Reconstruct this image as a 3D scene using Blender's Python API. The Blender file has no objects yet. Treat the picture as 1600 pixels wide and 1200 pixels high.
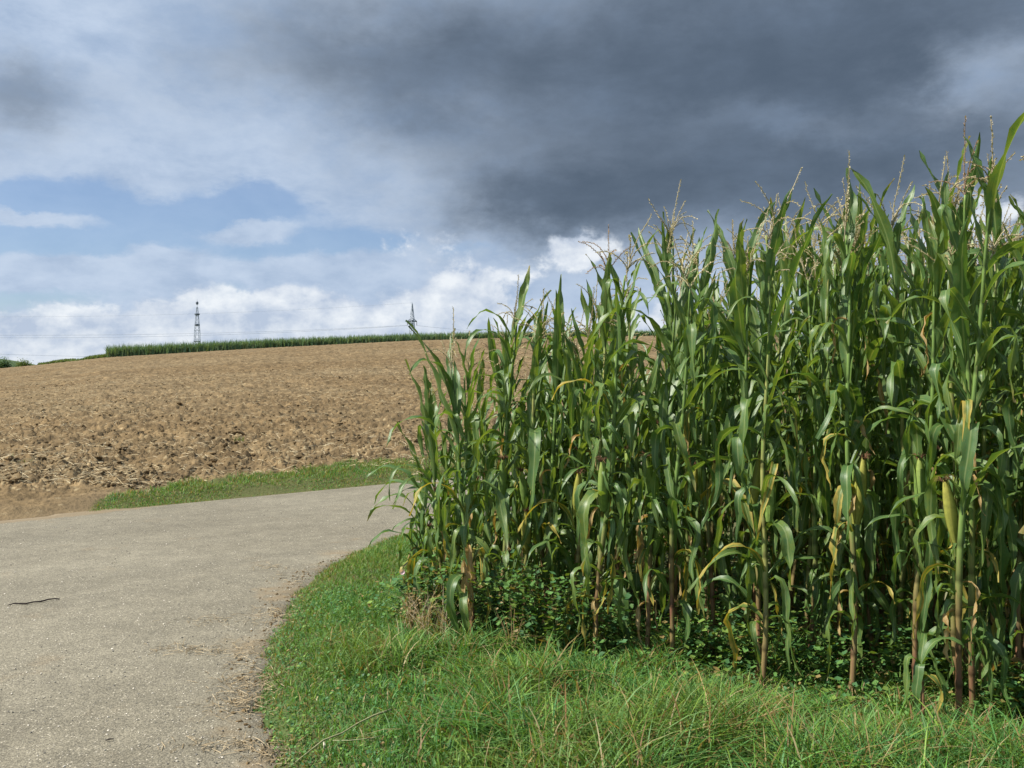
import bpy, math, random
import numpy as np
from mathutils import Matrix, Vector, Euler

random.seed(7)
R = np.random.default_rng(7)
SC = bpy.context.scene
COL = SC.collection
F = 1450.0            # focal length in pixels of the 1600 px wide photograph
EYE = 1.6

# ------------------------------------------------------------------ camera
cam_d = bpy.data.cameras.new('camera')
cam_d.sensor_width = 36.0
cam_d.lens = 36.0 * F / 1600.0
cam_d.clip_start = 0.05
cam_d.clip_end = 8000.0
cam = bpy.data.objects.new('camera', cam_d)
cam.location = (0, 0, EYE)
cam.rotation_euler = (math.radians(90), 0, 0)
COL.objects.link(cam)
SC.camera = cam

# ------------------------------------------------------------------ exposure
SC.view_settings.view_transform = 'Standard'
SC.view_settings.look = 'None'
SC.view_settings.exposure = 0.68
SC.view_settings.gamma = 1.0
SC.view_settings.use_curve_mapping = False
SC.cycles.max_bounces = 6
SC.cycles.diffuse_bounces = 3
SC.cycles.glossy_bounces = 2
SC.cycles.transmission_bounces = 4
SC.cycles.transparent_max_bounces = 4

# ------------------------------------------------------------------ sun
SUN_EL = math.radians(48)
SUN_H = Vector((-0.95, -0.26, 0)).normalized()       # horizontal direction towards the sun
TO_SUN = Vector((SUN_H.x * math.cos(SUN_EL), SUN_H.y * math.cos(SUN_EL), math.sin(SUN_EL)))
sun_d = bpy.data.lights.new('sun', 'SUN')
sun_d.energy = 5.0
sun_d.angle = math.radians(0.5)
sun_d.color = (1.0, 0.95, 0.86)
sun = bpy.data.objects.new('sun', sun_d)
sun.rotation_euler = (-TO_SUN).to_track_quat('-Z', 'Y').to_euler()
sun.location = (-20, 10, 40)
COL.objects.link(sun)

# ------------------------------------------------------------------ world
world = bpy.data.worlds.new('World')
SC.world = world
world.use_nodes = True
WT = world.node_tree
WT.nodes.clear()


class X:
    """A socket with arithmetic, for writing node graphs as formulas."""
    def __init__(self, t, s):
        self.t, self.s = t, s

    def op(self, o, *a, clamp=False):
        n = self.t.nodes.new('ShaderNodeMath')
        n.operation = o
        n.use_clamp = clamp
        for i, v in enumerate((self,) + a):
            if isinstance(v, X):
                self.t.links.new(v.s, n.inputs[i])
            else:
                n.inputs[i].default_value = float(v)
        return X(self.t, n.outputs[0])

    def __add__(self, o): return self.op('ADD', o)
    __radd__ = __add__
    def __mul__(self, o): return self.op('MULTIPLY', o)
    __rmul__ = __mul__
    def __sub__(self, o): return self.op('SUBTRACT', o)
    def __rsub__(self, o): return (self * -1.0) + o
    def __truediv__(self, o): return self.op('DIVIDE', o)
    def clamp(self): return self.op('ADD', 0.0, clamp=True)
    def step(self, a, b, c=0.0, d=1.0):
        n = self.t.nodes.new('ShaderNodeMapRange')
        n.interpolation_type = 'SMOOTHSTEP'
        self.t.links.new(self.s, n.inputs[0])
        for i, v in zip((1, 2, 3, 4), (a, b, c, d)):
            n.inputs[i].default_value = v
        return X(self.t, n.outputs[0])


def combine(t, x, y, z=0.0):
    n = t.nodes.new('ShaderNodeCombineXYZ')
    for i, v in enumerate((x, y, z)):
        if isinstance(v, X):
            t.links.new(v.s, n.inputs[i])
        else:
            n.inputs[i].default_value = v
    return n.outputs[0]


def noise(t, vec, scale, detail=4, rough=0.5, dist=0.0):
    n = t.nodes.new('ShaderNodeTexNoise')
    if vec is not None:
        t.links.new(vec, n.inputs['Vector'])
    n.inputs['Scale'].default_value = scale
    n.inputs['Detail'].default_value = detail
    n.inputs['Roughness'].default_value = rough
    n.inputs['Distortion'].default_value = dist
    return X(t, n.outputs[0])


def mixc(t, f, a, b):
    n = t.nodes.new('ShaderNodeMix')
    n.data_type = 'RGBA'
    if isinstance(f, X):
        t.links.new(f.s, n.inputs[0])
    else:
        n.inputs[0].default_value = f
    for i, v in ((6, a), (7, b)):
        if isinstance(v, (tuple, list)):
            n.inputs[i].default_value = (*v[:3], 1)
        else:
            t.links.new(v, n.inputs[i])
    return n.outputs[2]


tc = WT.nodes.new('ShaderNodeTexCoord')
sep = WT.nodes.new('ShaderNodeSeparateXYZ')
WT.links.new(tc.outputs['Generated'], sep.inputs[0])
dx, dy, dz = (X(WT, sep.outputs[i]) for i in range(3))
AZ = dx.op('ARCTAN2', dy)
EL = dz.op('ARCSINE')
# domain warp, so that cloud edges billow
base_v = combine(WT, AZ, EL * 1.6, 3.1)
w1 = noise(WT, base_v, 5.0, 9, 0.62)
base_v2 = combine(WT, AZ, EL * 1.6, 8.7)
w2 = noise(WT, base_v2, 5.0, 9, 0.62)
AZW = AZ + (w1 - 0.5) * 0.26
ELW = EL + (w2 - 0.5) * 0.16


def azel(px, py):
    a = math.atan((px - 800) / F)
    return a, math.atan((600 - py) / F * math.cos(a))


def blob(px, py, sx, sy, amp, az=AZW, el=ELW):
    a, e = azel(px, py)
    u = (az - a) / (sx / F)
    v = (el - e) / (sy / F)
    return (u * u + v * v).op('MULTIPLY', -1.0).op('EXPONENT') * amp


def blobs(rows, az=AZW, el=ELW):
    s = None
    for r in rows:
        b = blob(*r, az=az, el=el)
        s = b if s is None else s + b
    return s


# wide, soft cloud deck seen in perspective
proj = dz.op('MAXIMUM', 0.0) + 0.16
deck_v = combine(WT, dx / proj, dy / proj, 0.0)
deck = noise(WT, deck_v, 1.1, 7, 0.56, 0.25)
fine = noise(WT, combine(WT, AZ, EL * 2.2, 0.4), 9.0, 9, 0.64, 0.3)
fine2 = noise(WT, combine(WT, AZ + (w1 - 0.5) * 0.06, EL * 1.7 + (w2 - 0.5) * 0.06, 5.5), 14.0, 9, 0.62)
dark = blobs([
    (1080, 110, 430, 200, 0.95), (1430, 250, 300, 150, 0.45), (470, 95, 260, 85, 0.42), (-10, 140, 110, 70, 0.62),
    (880, 330, 170, 75, 0.55), (1250, 340, 420, 90, 0.45), (1000, -420, 1300, 330, 0.55), (700, 130, 200, 140, 0.22),
    (1530, 95, 75, 75, -0.42), (1480, 330, 150, 60, -0.35), (120, 20, 110, 60, -0.25), (1270, 195, 150, 28, -0.20),
    (2300, 150, 500, 250, 0.5), (1620, -40, 260, 90, 0.5)])
dark = (dark + (deck - 0.5) * 0.75 + (fine - 0.5) * 0.40 + (fine2 - 0.5) * 0.34)
dark_f = (dark * 0.80).clamp().step(0.0, 1.0)
gap = blobs([
    (90, 305, 160, 22, 1.15), (390, 325, 90, 26, 1.15), (200, 372, 300, 40, 1.25), (350, 445, 70, 26, 0.8), (60, 470, 130, 18, 0.75),
    (560, 380, 110, 24, 0.75), (740, 400, 60, 14, 0.4), (-400, 380, 250, 90, 0.9),
    (40, 332, 100, 15, -1.2), (385, 360, 80, 16, -1.3), (270, 388, 60, 17, -0.9), (150, 428, 200, 26, -1.2), (480, 420, 130, 22, -0.8)],
    az=AZ + (w1 - 0.5) * 0.16, el=EL + (w2 - 0.5) * 0.085)
back = dy.step(-0.2, 0.5, 0.45, 0.0)          # broken cloud behind the camera
cover = (1.0 - gap - back + (fine - 0.5) * 0.55 + (fine2 - 0.5) * 0.5 + (deck - 0.5) * 0.25).step(0.22, 0.85)
tone = (fine - 0.5) * 0.8 + (fine2 - 0.5) * 0.9 + (deck - 0.5) * 0.9 + 0.5
light_c = mixc(WT, tone.step(0.1, 0.9), (0.285, 0.375, 0.52), (0.50, 0.585, 0.71))
deck_c = mixc(WT, dark_f, light_c, (0.074, 0.102, 0.142))
# bright cumulus low over the hill
cv = combine(WT, AZ, EL * 1.35, 1.7)
cn = noise(WT, cv, 17.0, 10, 0.60, 0.15)
cn2 = noise(WT, combine(WT, AZ + 0.012, EL * 1.35 - 0.020, 1.7), 17.0, 10, 0.60, 0.15)
cb = blobs([(420, 492, 140, 42, 0.80), (150, 530, 300, 50, 0.62), (690, 490, 90, 42, 0.50), (660, 378, 90, 30, 0.42), (905, 395, 70, 40, 0.48), (760, 440, 90, 40, 0.35),
            (560, 530, 300, 30, 0.5), (1540, 330, 60, 60, 0.35), (1430, 420, 120, 60, 0.4), (-300, 540, 300, 40, 0.6), (1100, 520, 300, 60, 0.4)],
           az=AZ, el=EL)
cum = (cb + (cn - 0.5) * 1.5 * (cb * 3.0).clamp()).step(0.20, 0.40)
lit = ((cn - cn2) * 3.0 + 0.45).clamp()
cum_c = mixc(WT, lit, (0.40, 0.47, 0.59), (0.74, 0.77, 0.80))
sky_n = WT.nodes.new('ShaderNodeTexSky')
sky_n.sky_type = 'NISHITA'
sky_n.sun_disc = False
sky_n.sun_elevation = SUN_EL
sky_n.sun_rotation = math.atan2(SUN_H.x, SUN_H.y)
sky_n.air_density = 1.0
sky_n.dust_density = 0.6
sky_n.ozone_density = 1.6
bg_sky = WT.nodes.new('ShaderNodeBackground')
tint = WT.nodes.new('ShaderNodeMix'); tint.data_type = 'RGBA'; tint.blend_type = 'MULTIPLY'; tint.inputs[0].default_value = 1.0
WT.links.new(sky_n.outputs[0], tint.inputs[6]); tint.inputs[7].default_value = (0.88, 0.95, 1.10, 1)
WT.links.new(tint.outputs[2], bg_sky.inputs[0])
bg_sky.inputs[1].default_value = 0.070
cloud_c = mixc(WT, (cum * 0.92), deck_c, cum_c)
bg_cl = WT.nodes.new('ShaderNodeBackground')
WT.links.new(cloud_c, bg_cl.inputs[0])
bg_cl.inputs[1].default_value = 0.77
ms = WT.nodes.new('ShaderNodeMixShader')
allc = cover.op('MAXIMUM', cum * 0.92) * 0.72 + 0.25
WT.links.new(allc.s, ms.inputs[0])
WT.links.new(bg_sky.outputs[0], ms.inputs[1])
WT.links.new(bg_cl.outputs[0], ms.inputs[2])
wo = WT.nodes.new('ShaderNodeOutputWorld')
WT.links.new(ms.outputs[0], wo.inputs[0])

# ------------------------------------------------------------------ helpers
def smooth(a, b, v):
    t = np.clip((np.asarray(v, float) - a) / (b - a), 0, 1)
    return t * t * (3 - 2 * t)


_P = R.permutation(4096)
_G = R.uniform(0, 1, 4096)


def vnoise(x, y):
    x = np.asarray(x, float); y = np.asarray(y, float)
    xi = np.floor(x).astype(np.int64); yi = np.floor(y).astype(np.int64)
    fx = x - xi; fy = y - yi
    fx = fx * fx * fx * (fx * (fx * 6 - 15) + 10); fy = fy * fy * fy * (fy * (fy * 6 - 15) + 10)
    def g(a, b): return _G[_P[(_P[a & 4095] + b) & 4095]]
    return (g(xi, yi) * (1 - fx) + g(xi + 1, yi) * fx) * (1 - fy) + (g(xi, yi + 1) * (1 - fx) + g(xi + 1, yi + 1) * fx) * fy


def fbm(x, y, o=4, rough=0.5):
    s = 0; a = 1; n = 0
    for k in range(o):
        s = s + a * vnoise(x * 2 ** k + 17.3 * k, y * 2 ** k + 9.1 * k); n += a; a *= rough
    return s / n


def tag(o, label=None, cat=None, group=None, kind=None):
    for k, v in (('label', label), ('category', cat), ('group', group), ('kind', kind)):
        if v:
            o[k] = v
    return o


def mesh_np(name, verts, quads=None, tris=None, mats=(), smooth_=True, color=None, uv=None, mat_idx=None):
    verts = np.asarray(verts, np.float32)
    loops, starts, n = [], [], 0
    if quads is not None and len(quads):
        q = np.asarray(quads, np.int32); loops.append(q.ravel()); starts.append(np.arange(len(q)) * 4); n = q.size
    if tris is not None and len(tris):
        t = np.asarray(tris, np.int32); loops.append(t.ravel()); starts.append(n + np.arange(len(t)) * 3)
    loops = np.concatenate(loops).astype(np.int32); starts = np.concatenate(starts).astype(np.int32)
    me = bpy.data.meshes.new(name)
    me.vertices.add(len(verts)); me.vertices.foreach_set('co', verts.ravel())
    me.loops.add(len(loops)); me.loops.foreach_set('vertex_index', loops)
    me.polygons.add(len(starts)); me.polygons.foreach_set('loop_start', starts)
    if uv is not None:
        l = me.uv_layers.new(name='UVMap')
        l.data.foreach_set('uv', np.asarray(uv, np.float32)[loops].ravel())
    for m in mats:
        me.materials.append(m)
    if mat_idx is not None:
        me.polygons.foreach_set('material_index', np.asarray(mat_idx, np.int32))
    me.polygons.foreach_set('use_smooth', np.full(len(starts), smooth_, bool))
    me.update(calc_edges=True)
    if color is not None:
        c = np.ones((len(verts), 4), np.float32); c[:, :3] = color
        at = me.color_attributes.new('col', 'FLOAT_COLOR', 'POINT')
        at.data.foreach_set('color', c.ravel())
    me.validate()
    return me


def obj(name, me, parent=None, loc=None):
    o = bpy.data.objects.new(name, me)
    COL.objects.link(o)
    if parent is not None:
        o.parent = parent
    if loc is not None:
        o.location = loc
    return o


def empty(name, loc, rz=0.0):
    o = bpy.data.objects.new(name, None)
    o.empty_display_size = 0.1
    o.location = loc
    o.rotation_euler = (0, 0, rz)
    COL.objects.link(o)
    return o


def grid_quads(nr, nc, off=0, close=False):
    i = np.arange(nr - 1)[:, None]; j = np.arange(nc if close else nc - 1)[None, :]
    j2 = (j + 1) % nc
    a = i * nc + j; b = i * nc + j2; c = (i + 1) * nc + j2; d = (i + 1) * nc + j
    return np.stack([a, b, c, d], -1).reshape(-1, 4) + off


class MB:
    """Collects shapes into one mesh."""
    def __init__(self): self.v, self.q, self.t, self.c, self.n = [], [], [], [], 0

    def add(self, v, q=None, t=None, c=None):
        v = np.asarray(v, float)
        self.v.append(v)
        if q is not None and len(q): self.q.append(np.asarray(q) + self.n)
        if t is not None and len(t): self.t.append(np.asarray(t) + self.n)
        self.c.append(np.broadcast_to(np.asarray(c if c is not None else (1, 1, 1), float), (len(v), 3)))
        self.n += len(v)

    def tube(self, pts, rad, n=6, c=None, cap=True):
        pts = np.asarray(pts, float); rad = np.broadcast_to(np.asarray(rad, float), (len(pts),))
        d = np.gradient(pts, axis=0); d /= np.linalg.norm(d, axis=1)[:, None] + 1e-9
        ref = np.array([0, 0, 1.0]) if abs(d[0, 2]) < 0.9 else np.array([1.0, 0, 0])
        a = np.cross(d, ref); a /= np.linalg.norm(a, axis=1)[:, None] + 1e-9
        b = np.cross(d, a)
        th = np.arange(n) * 2 * math.pi / n
        v = pts[:, None] + rad[:, None, None] * (np.cos(th)[None, :, None] * a[:, None] + np.sin(th)[None, :, None] * b[:, None])
        q = grid_quads(len(pts), n, 0, True)
        v = v.reshape(-1, 3); t = []
        if cap:
            k = len(v); v = np.vstack([v, pts[0], pts[-1]]); m = (len(pts) - 1) * n
            t = [(k, (i + 1) % n, i) for i in range(n)] + [(k + 1, m + i, m + (i + 1) % n) for i in range(n)]
        self.add(v, q, t, c)

    def bar(self, a, b, w, c=None): self.tube([a, b], w / 2 * 1.414, 4, c)

    def mesh(self, name, mats, smooth_=True, col=True):
        return mesh_np(name, np.vstack(self.v), np.vstack(self.q) if self.q else None, np.vstack(self.t) if self.t else None,
                       mats, smooth_, np.vstack(self.c) if col else None)


def material(name):
    m = bpy.data.materials.new(name)
    m.use_nodes = True
    t = m.node_tree
    t.nodes.clear()
    out = t.nodes.new('ShaderNodeOutputMaterial')
    return m, t, out


def principled(t, color, rough=0.8, spec=0.3, normal=None):
    p = t.nodes.new('ShaderNodeBsdfPrincipled')
    if isinstance(color, (tuple, list)):
        p.inputs['Base Color'].default_value = (*color[:3], 1)
    else:
        t.links.new(color, p.inputs['Base Color'])
    if isinstance(rough, X):
        t.links.new(rough.s, p.inputs['Roughness'])
    else:
        p.inputs['Roughness'].default_value = rough
    p.inputs['Specular IOR Level'].default_value = spec
    if normal is not None:
        t.links.new(normal, p.inputs['Normal'])
    return p


def bump(t, h, strength=0.5, dist=0.02):
    b = t.nodes.new('ShaderNodeBump')
    b.inputs['Strength'].default_value = strength
    b.inputs['Distance'].default_value = dist
    t.links.new(h.s, b.inputs['Height'])
    return b.outputs[0]


def attr(t, name='col'):
    a = t.nodes.new('ShaderNodeAttribute')
    a.attribute_name = name
    return a.outputs['Color']


def mul(t, c, f):
    n = t.nodes.new('ShaderNodeMix'); n.data_type = 'RGBA'; n.blend_type = 'MULTIPLY'; n.inputs[0].default_value = 1.0
    t.links.new(c, n.inputs[6])
    if isinstance(f, X):
        t.links.new(combine(t, f, f, f), n.inputs[7])
    else:
        t.links.new(f, n.inputs[7])
    return n.outputs[2]


def position(t):
    return t.nodes.new('ShaderNodeNewGeometry').outputs['Position']


def leafy(name, color_fn, rough=0.45, spec=0.5, trans=0.35, tcol=1.25):
    """A thin leaf: reflects, and lets some light through."""
    m, t, out = material(name)
    c, nrm = color_fn(t)
    p = principled(t, c, rough, spec, nrm)
    tr = t.nodes.new('ShaderNodeBsdfTranslucent')
    n = t.nodes.new('ShaderNodeMix'); n.data_type = 'RGBA'; n.blend_type = 'MULTIPLY'; n.inputs[0].default_value = 1.0
    if isinstance(c, (tuple, list)):
        n.inputs[6].default_value = (*c[:3], 1)
    else:
        t.links.new(c, n.inputs[6])
    n.inputs[7].default_value = (1.5 * tcol, 1.35 * tcol, 0.45 * tcol, 1)
    t.links.new(n.outputs[2], tr.inputs[0])
    x = t.nodes.new('ShaderNodeMixShader')
    x.inputs[0].default_value = trans
    t.links.new(p.outputs[0], x.inputs[1]); t.links.new(tr.outputs[0], x.inputs[2])
    t.links.new(x.outputs[0], out.inputs[0])
    return m


# ------------------------------------------------------------------ shape of the land
CREST = 220.0
_pcx = np.array([-1.2, -0.75, -0.552, -0.50, -0.438, -0.276, -0.110, 0.0, 0.11, 0.6])
_pcy = np.array([598, 588, 577, 570, 560, 546, 534, 529, 526.5, 526])


def skyline(u): return np.interp(u, _pcx, _pcy)


def land(x, y):
    """Height of the bare land: flat by the road, rising field beyond it."""
    x = np.asarray(x, float); y = np.asarray(y, float)
    yy = np.maximum(y, 1.0)
    u = np.clip(x / yy, -1.2, 0.6)
    uc = np.minimum(u, 0.35)
    t = np.maximum((y - x - 16.9) / 1.41421, 0)
    tc_ = (CREST * (1 - uc) - 16.9) / 1.41421
    pc = skyline(u)
    hc = EYE + CREST * (600 - pc) / F
    s = t / tc_
    h1 = hc * (1.22 * np.minimum(s, 1) - 0.22 * np.minimum(s, 1) ** 2)
    drop = 9.0 * smooth(1.03, 1.5, s)
    h2 = EYE + np.minimum(yy, 900) * (600 - pc - drop) / F
    h2 = np.maximum(h2, hc * 0.3)
    h = np.where(s <= 1.0, h1, h2)
    h = np.where(y > 3, h, 0)
    return h + 0.04 * (fbm(x * 0.25, y * 0.25, 2) - 0.5) * smooth(0.5, 6, t)


# edge between asphalt and the grass corner, ground coordinates from the photograph
EDGE = np.array([(-0.55, -30), (-0.62, 0.0), (-0.78, 2.6), (-0.99, 3.87), (-1.25, 4.46), (-1.42, 5.04), (-1.56, 5.8), (-1.66, 6.63), (-1.72, 7.4), (-1.63, 8.29),
                 (-1.33, 9.67), (-0.4, 10.75), (1.2, 12.35), (60, 71)])


_ey = np.concatenate([np.arange(-30, 1, 1.0), np.arange(1, 14, 0.05), np.arange(14, 72, 1.0)])
_ex = np.interp(_ey, EDGE[:, 1], EDGE[:, 0])
for _ in range(3):
    _ex[31:-60] = np.convolve(np.pad(_ex, 4, mode='edge'), np.ones(9) / 9, 'valid')[31:-60]
_ex = _ex + 0.12 * (fbm(_ey * 2.1, _ey * 0 + 3.3, 4) - 0.5)


def edge_x(y): return np.interp(y, _ey, _ex)


def on_grass(x, y):
    """Signed distance-like value, positive on the grass corner right of the asphalt edge."""
    return (np.asarray(x) - edge_x(y)) * np.where(np.asarray(y) > 8.8, 0.72, 0.95)


def ground_z(x, y):
    g = on_grass(x, y)
    b = 0.05 * smooth(-0.05, 0.5, g) + 0.05 * (fbm(np.asarray(x) * 1.3, np.asarray(y) * 1.3, 3) - 0.5) * smooth(0, 0.6, g)
    return np.where(y - x < 16.9, land(x, y) + b, land(x, y)) - 0.03 * (1 - smooth(-0.05, 0.12, g))


# ------------------------------------------------------------------ materials of the land
def ground_material():
    m, t, out = material('weedy soil')
    p = position(t)
    a = noise(t, p, 0.6, 5); b = noise(t, p, 9.0, 6, 0.6)
    c = mixc(t, a.step(0.35, 0.65), (0.095, 0.090, 0.042), (0.065, 0.105, 0.030))
    c = mul(t, c, b.step(0.2, 0.8, 0.7, 1.3))
    t.links.new(principled(t, c, 0.95, 0.1, bump(t, b, 0.7, 0.03)).outputs[0], out.inputs[0])
    return m


def road_material():
    m, t, out = material('worn asphalt')
    p = position(t)
    big = noise(t, p, 0.45, 4, 0.55)
    mid = noise(t, p, 5.0, 5, 0.6)
    st = []
    for sc in (75.0, 140.0):
        v = t.nodes.new('ShaderNodeTexVoronoi')
        v.inputs['Scale'].default_value = sc
        t.links.new(p, v.inputs['Vector'])
        s = t.nodes.new('ShaderNodeSeparateColor')
        t.links.new(v.outputs['Color'], s.inputs[0])
        st.append((X(t, v.outputs['Distance']), X(t, s.outputs[0]), X(t, s.outputs[1])))
    base = mixc(t, big.step(0.3, 0.7), (0.170, 0.151, 0.108), (0.208, 0.187, 0.136))
    base = mul(t, base, mid.step(0.2, 0.8, 0.84, 1.14))
    spr = t.nodes.new('ShaderNodeSeparateXYZ'); t.links.new(p, spr.inputs[0])
    along = combine(t, (X(t, spr.outputs[0]) + X(t, spr.outputs[1])) * 0.12, (X(t, spr.outputs[0]) - X(t, spr.outputs[1])) * 1.1)
    base = mul(t, base, noise(t, along, 1.0, 4, 0.55).step(0.3, 0.7, 0.90, 1.08))
    blot = noise(t, p, 1.6, 6, 0.65)
    base = mixc(t, blot.step(0.60, 0.72) * 0.35, base, (0.215, 0.165, 0.100))
    base = mul(t, base, noise(t, p, 0.9, 7, 0.7).step(0.55, 0.75, 1.0, 0.86))
    d, r, g = st[1]
    base = mul(t, base, r.step(0.0, 1.0, 0.66, 1.30))
    d0, r0, g0 = st[0]
    chip = (r0.step(0.90, 0.94)) * d0.step(0.30, 0.42, 1.0, 0.0)
    base = mixc(t, chip * 0.85, base, (0.50, 0.45, 0.35))
    dark = (g0.step(0.88, 0.92)) * d0.step(0.30, 0.42, 1.0, 0.0)
    base = mixc(t, dark * 0.7, base, (0.09, 0.085, 0.075))
    dirt = attr(t)
    sd = t.nodes.new('ShaderNodeSeparateColor')
    t.links.new(dirt, sd.inputs[0])
    dn = (X(t, sd.outputs[0]) + (noise(t, p, 7.0, 6, 0.65) - 0.5) * 0.9).step(0.35, 0.75)
    base = mixc(t, dn * 0.75, base, (0.215, 0.160, 0.092))
    h = d.step(0, 0.6, 1, 0) * 0.5 + d0.step(0, 0.5, 1, 0) * 0.7 + mid * 0.4
    t.links.new(principled(t, base, 0.9, 0.25, bump(t, h, 0.55, 0.006)).outputs[0], out.inputs[0])
    return m


def soil_material(name='ploughed soil'):
    m, t, out = material(name)
    p = position(t)
    sp_ = t.nodes.new('ShaderNodeSeparateXYZ'); t.links.new(p, sp_.inputs[0])
    a = noise(t, p, 0.08, 4, 0.6); b = noise(t, p, 3.5, 6, 0.65); c2 = noise(t, p, 22.0, 4, 0.6)
    f2 = noise(t, p, 1.1, 8, 0.72); f3 = noise(t, combine(t, X(t, sp_.outputs[0]) * 0.05, X(t, sp_.outputs[1]) * 0.14), 1.0, 5, 0.6)
    c = mixc(t, (b * 0.6 + f2 * 0.4).step(0.33, 0.67), (0.100, 0.068, 0.034), (0.200, 0.140, 0.071))
    c = mixc(t, (a * 0.5 + f3 * 0.5).step(0.40, 0.66) * 0.45, c, (0.222, 0.173, 0.100))
    c = mul(t, c, f2.step(0.25, 0.75, 0.80, 1.20))
    # straw-coloured fragments lying on the clods
    v = t.nodes.new('ShaderNodeTexVoronoi'); v.inputs['Scale'].default_value = 10.0
    t.links.new(p, v.inputs['Vector'])
    sv = t.nodes.new('ShaderNodeSeparateColor'); t.links.new(v.outputs['Color'], sv.inputs[0])
    straw = X(t, sv.outputs[0]).step(0.80, 0.86) * X(t, v.outputs['Distance']).step(0.25, 0.5, 1, 0) * a.step(0.3, 0.7, 0.35, 1.0)
    c = mixc(t, straw * 0.75, c, (0.36, 0.29, 0.17))
    c = mul(t, c, c2.step(0.2, 0.8, 0.78, 1.2))
    vd = t.nodes.new('ShaderNodeTexVoronoi'); vd.inputs['Scale'].default_value = 2.3
    t.links.new(p, vd.inputs['Vector'])
    svd = t.nodes.new('ShaderNodeSeparateColor'); t.links.new(vd.outputs['Color'], svd.inputs[0])
    c = mul(t, c, X(t, svd.outputs[0]).step(0.0, 1.0, 0.84, 1.15))
    sd = t.nodes.new('ShaderNodeSeparateColor'); t.links.new(attr(t), sd.inputs[0])
    c = mixc(t, X(t, sd.outputs[0]) * 0.7, c, (0.168, 0.124, 0.070))      # trodden pale dirt by the road
    c = mixc(t, X(t, sd.outputs[1]) * 0.85, c, (0.085, 0.100, 0.034))   # grown-over verge
    h = b * 0.5 + c2 * 0.3 + f2 * 0.8
    t.links.new(principled(t, c, 0.95, 0.1, bump(t, h, 0.8, 0.10)).outputs[0], out.inputs[0])
    return m


def vcol_material(name, rough=0.8, spec=0.2, nscale=30.0, amt=0.25):
    m, t, out = material(name)
    n = noise(t, position(t), nscale, 4, 0.6)
    c = mul(t, attr(t), n.step(0.2, 0.8, 1 - amt, 1 + amt))
    t.links.new(principled(t, c, rough, spec, bump(t, n, 0.3, 0.01)).outputs[0], out.inputs[0])
    return m


def vcol_leaf(name, rough=0.5, spec=0.35, trans=0.35, tcol=1.0):
    return leafy(name, lambda t: (attr(t), None), rough, spec, trans, tcol)


M_GROUND, M_ROAD, M_SOIL = ground_material(), road_material(), soil_material()
M_GRASS = vcol_leaf('grass blade', 0.55, 0.3, 0.32, 0.95)
M_WEED = vcol_leaf('weed leaf', 0.5, 0.35, 0.3, 0.95)
M_DRY = vcol_material('dry plant fibre', 0.8, 0.2, 60.0)
M_STEEL = vcol_material('galvanised steel', 0.55, 0.4, 3.0, 0.1)
M_CLOD = soil_material('earth clod')

# ------------------------------------------------------------------ ground sheet
rr = np.concatenate([[0.02], np.geomspace(0.4, 4200, 150)])
th = np.linspace(0, 2 * math.pi, 240, endpoint=False)
gx = rr[:, None] * np.sin(th)[None]; gy = rr[:, None] * np.cos(th)[None]
gz = ground_z(gx, gy) - 0.02
tt = (gy - gx - 16.9) / 1.414
gz = gz - 0.35 * smooth(0.3, 4.0, tt) * (1 - smooth(CREST * 1.05, CREST * 1.15, gy))    # tucked under the ploughed sheet
g = obj('ground', mesh_np('ground', np.stack([gx, gy, gz], -1).reshape(-1, 3), grid_quads(len(rr), len(th), 0, True)[:, ::-1], None, [M_GROUND]))
tag(g, kind='structure')

# fine patch of earth under the grass corner and the corn
ny, nx = 170, 170
py_ = np.linspace(0.5, 14.5, ny)
sx_ = np.linspace(0, 1, nx) ** 1.5
gy = np.repeat(py_[:, None], nx, 1)
gx = edge_x(gy) + 0.0 + sx_[None] * 11.0
gx = gx + np.where(sx_[None] < 0.004, (fbm(gy * 6, gy * 0 + 2, 3) - 0.5) * 0.16, 0)
gz = ground_z(gx, gy) + 0.006
gz[:, 0] = 0.0
o = obj('grass_corner_soil', mesh_np('corner_soil', np.stack([gx, gy, gz], -1).reshape(-1, 3), grid_quads(ny, nx), None, [M_GROUND]))
tag(o, kind='structure')

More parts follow.
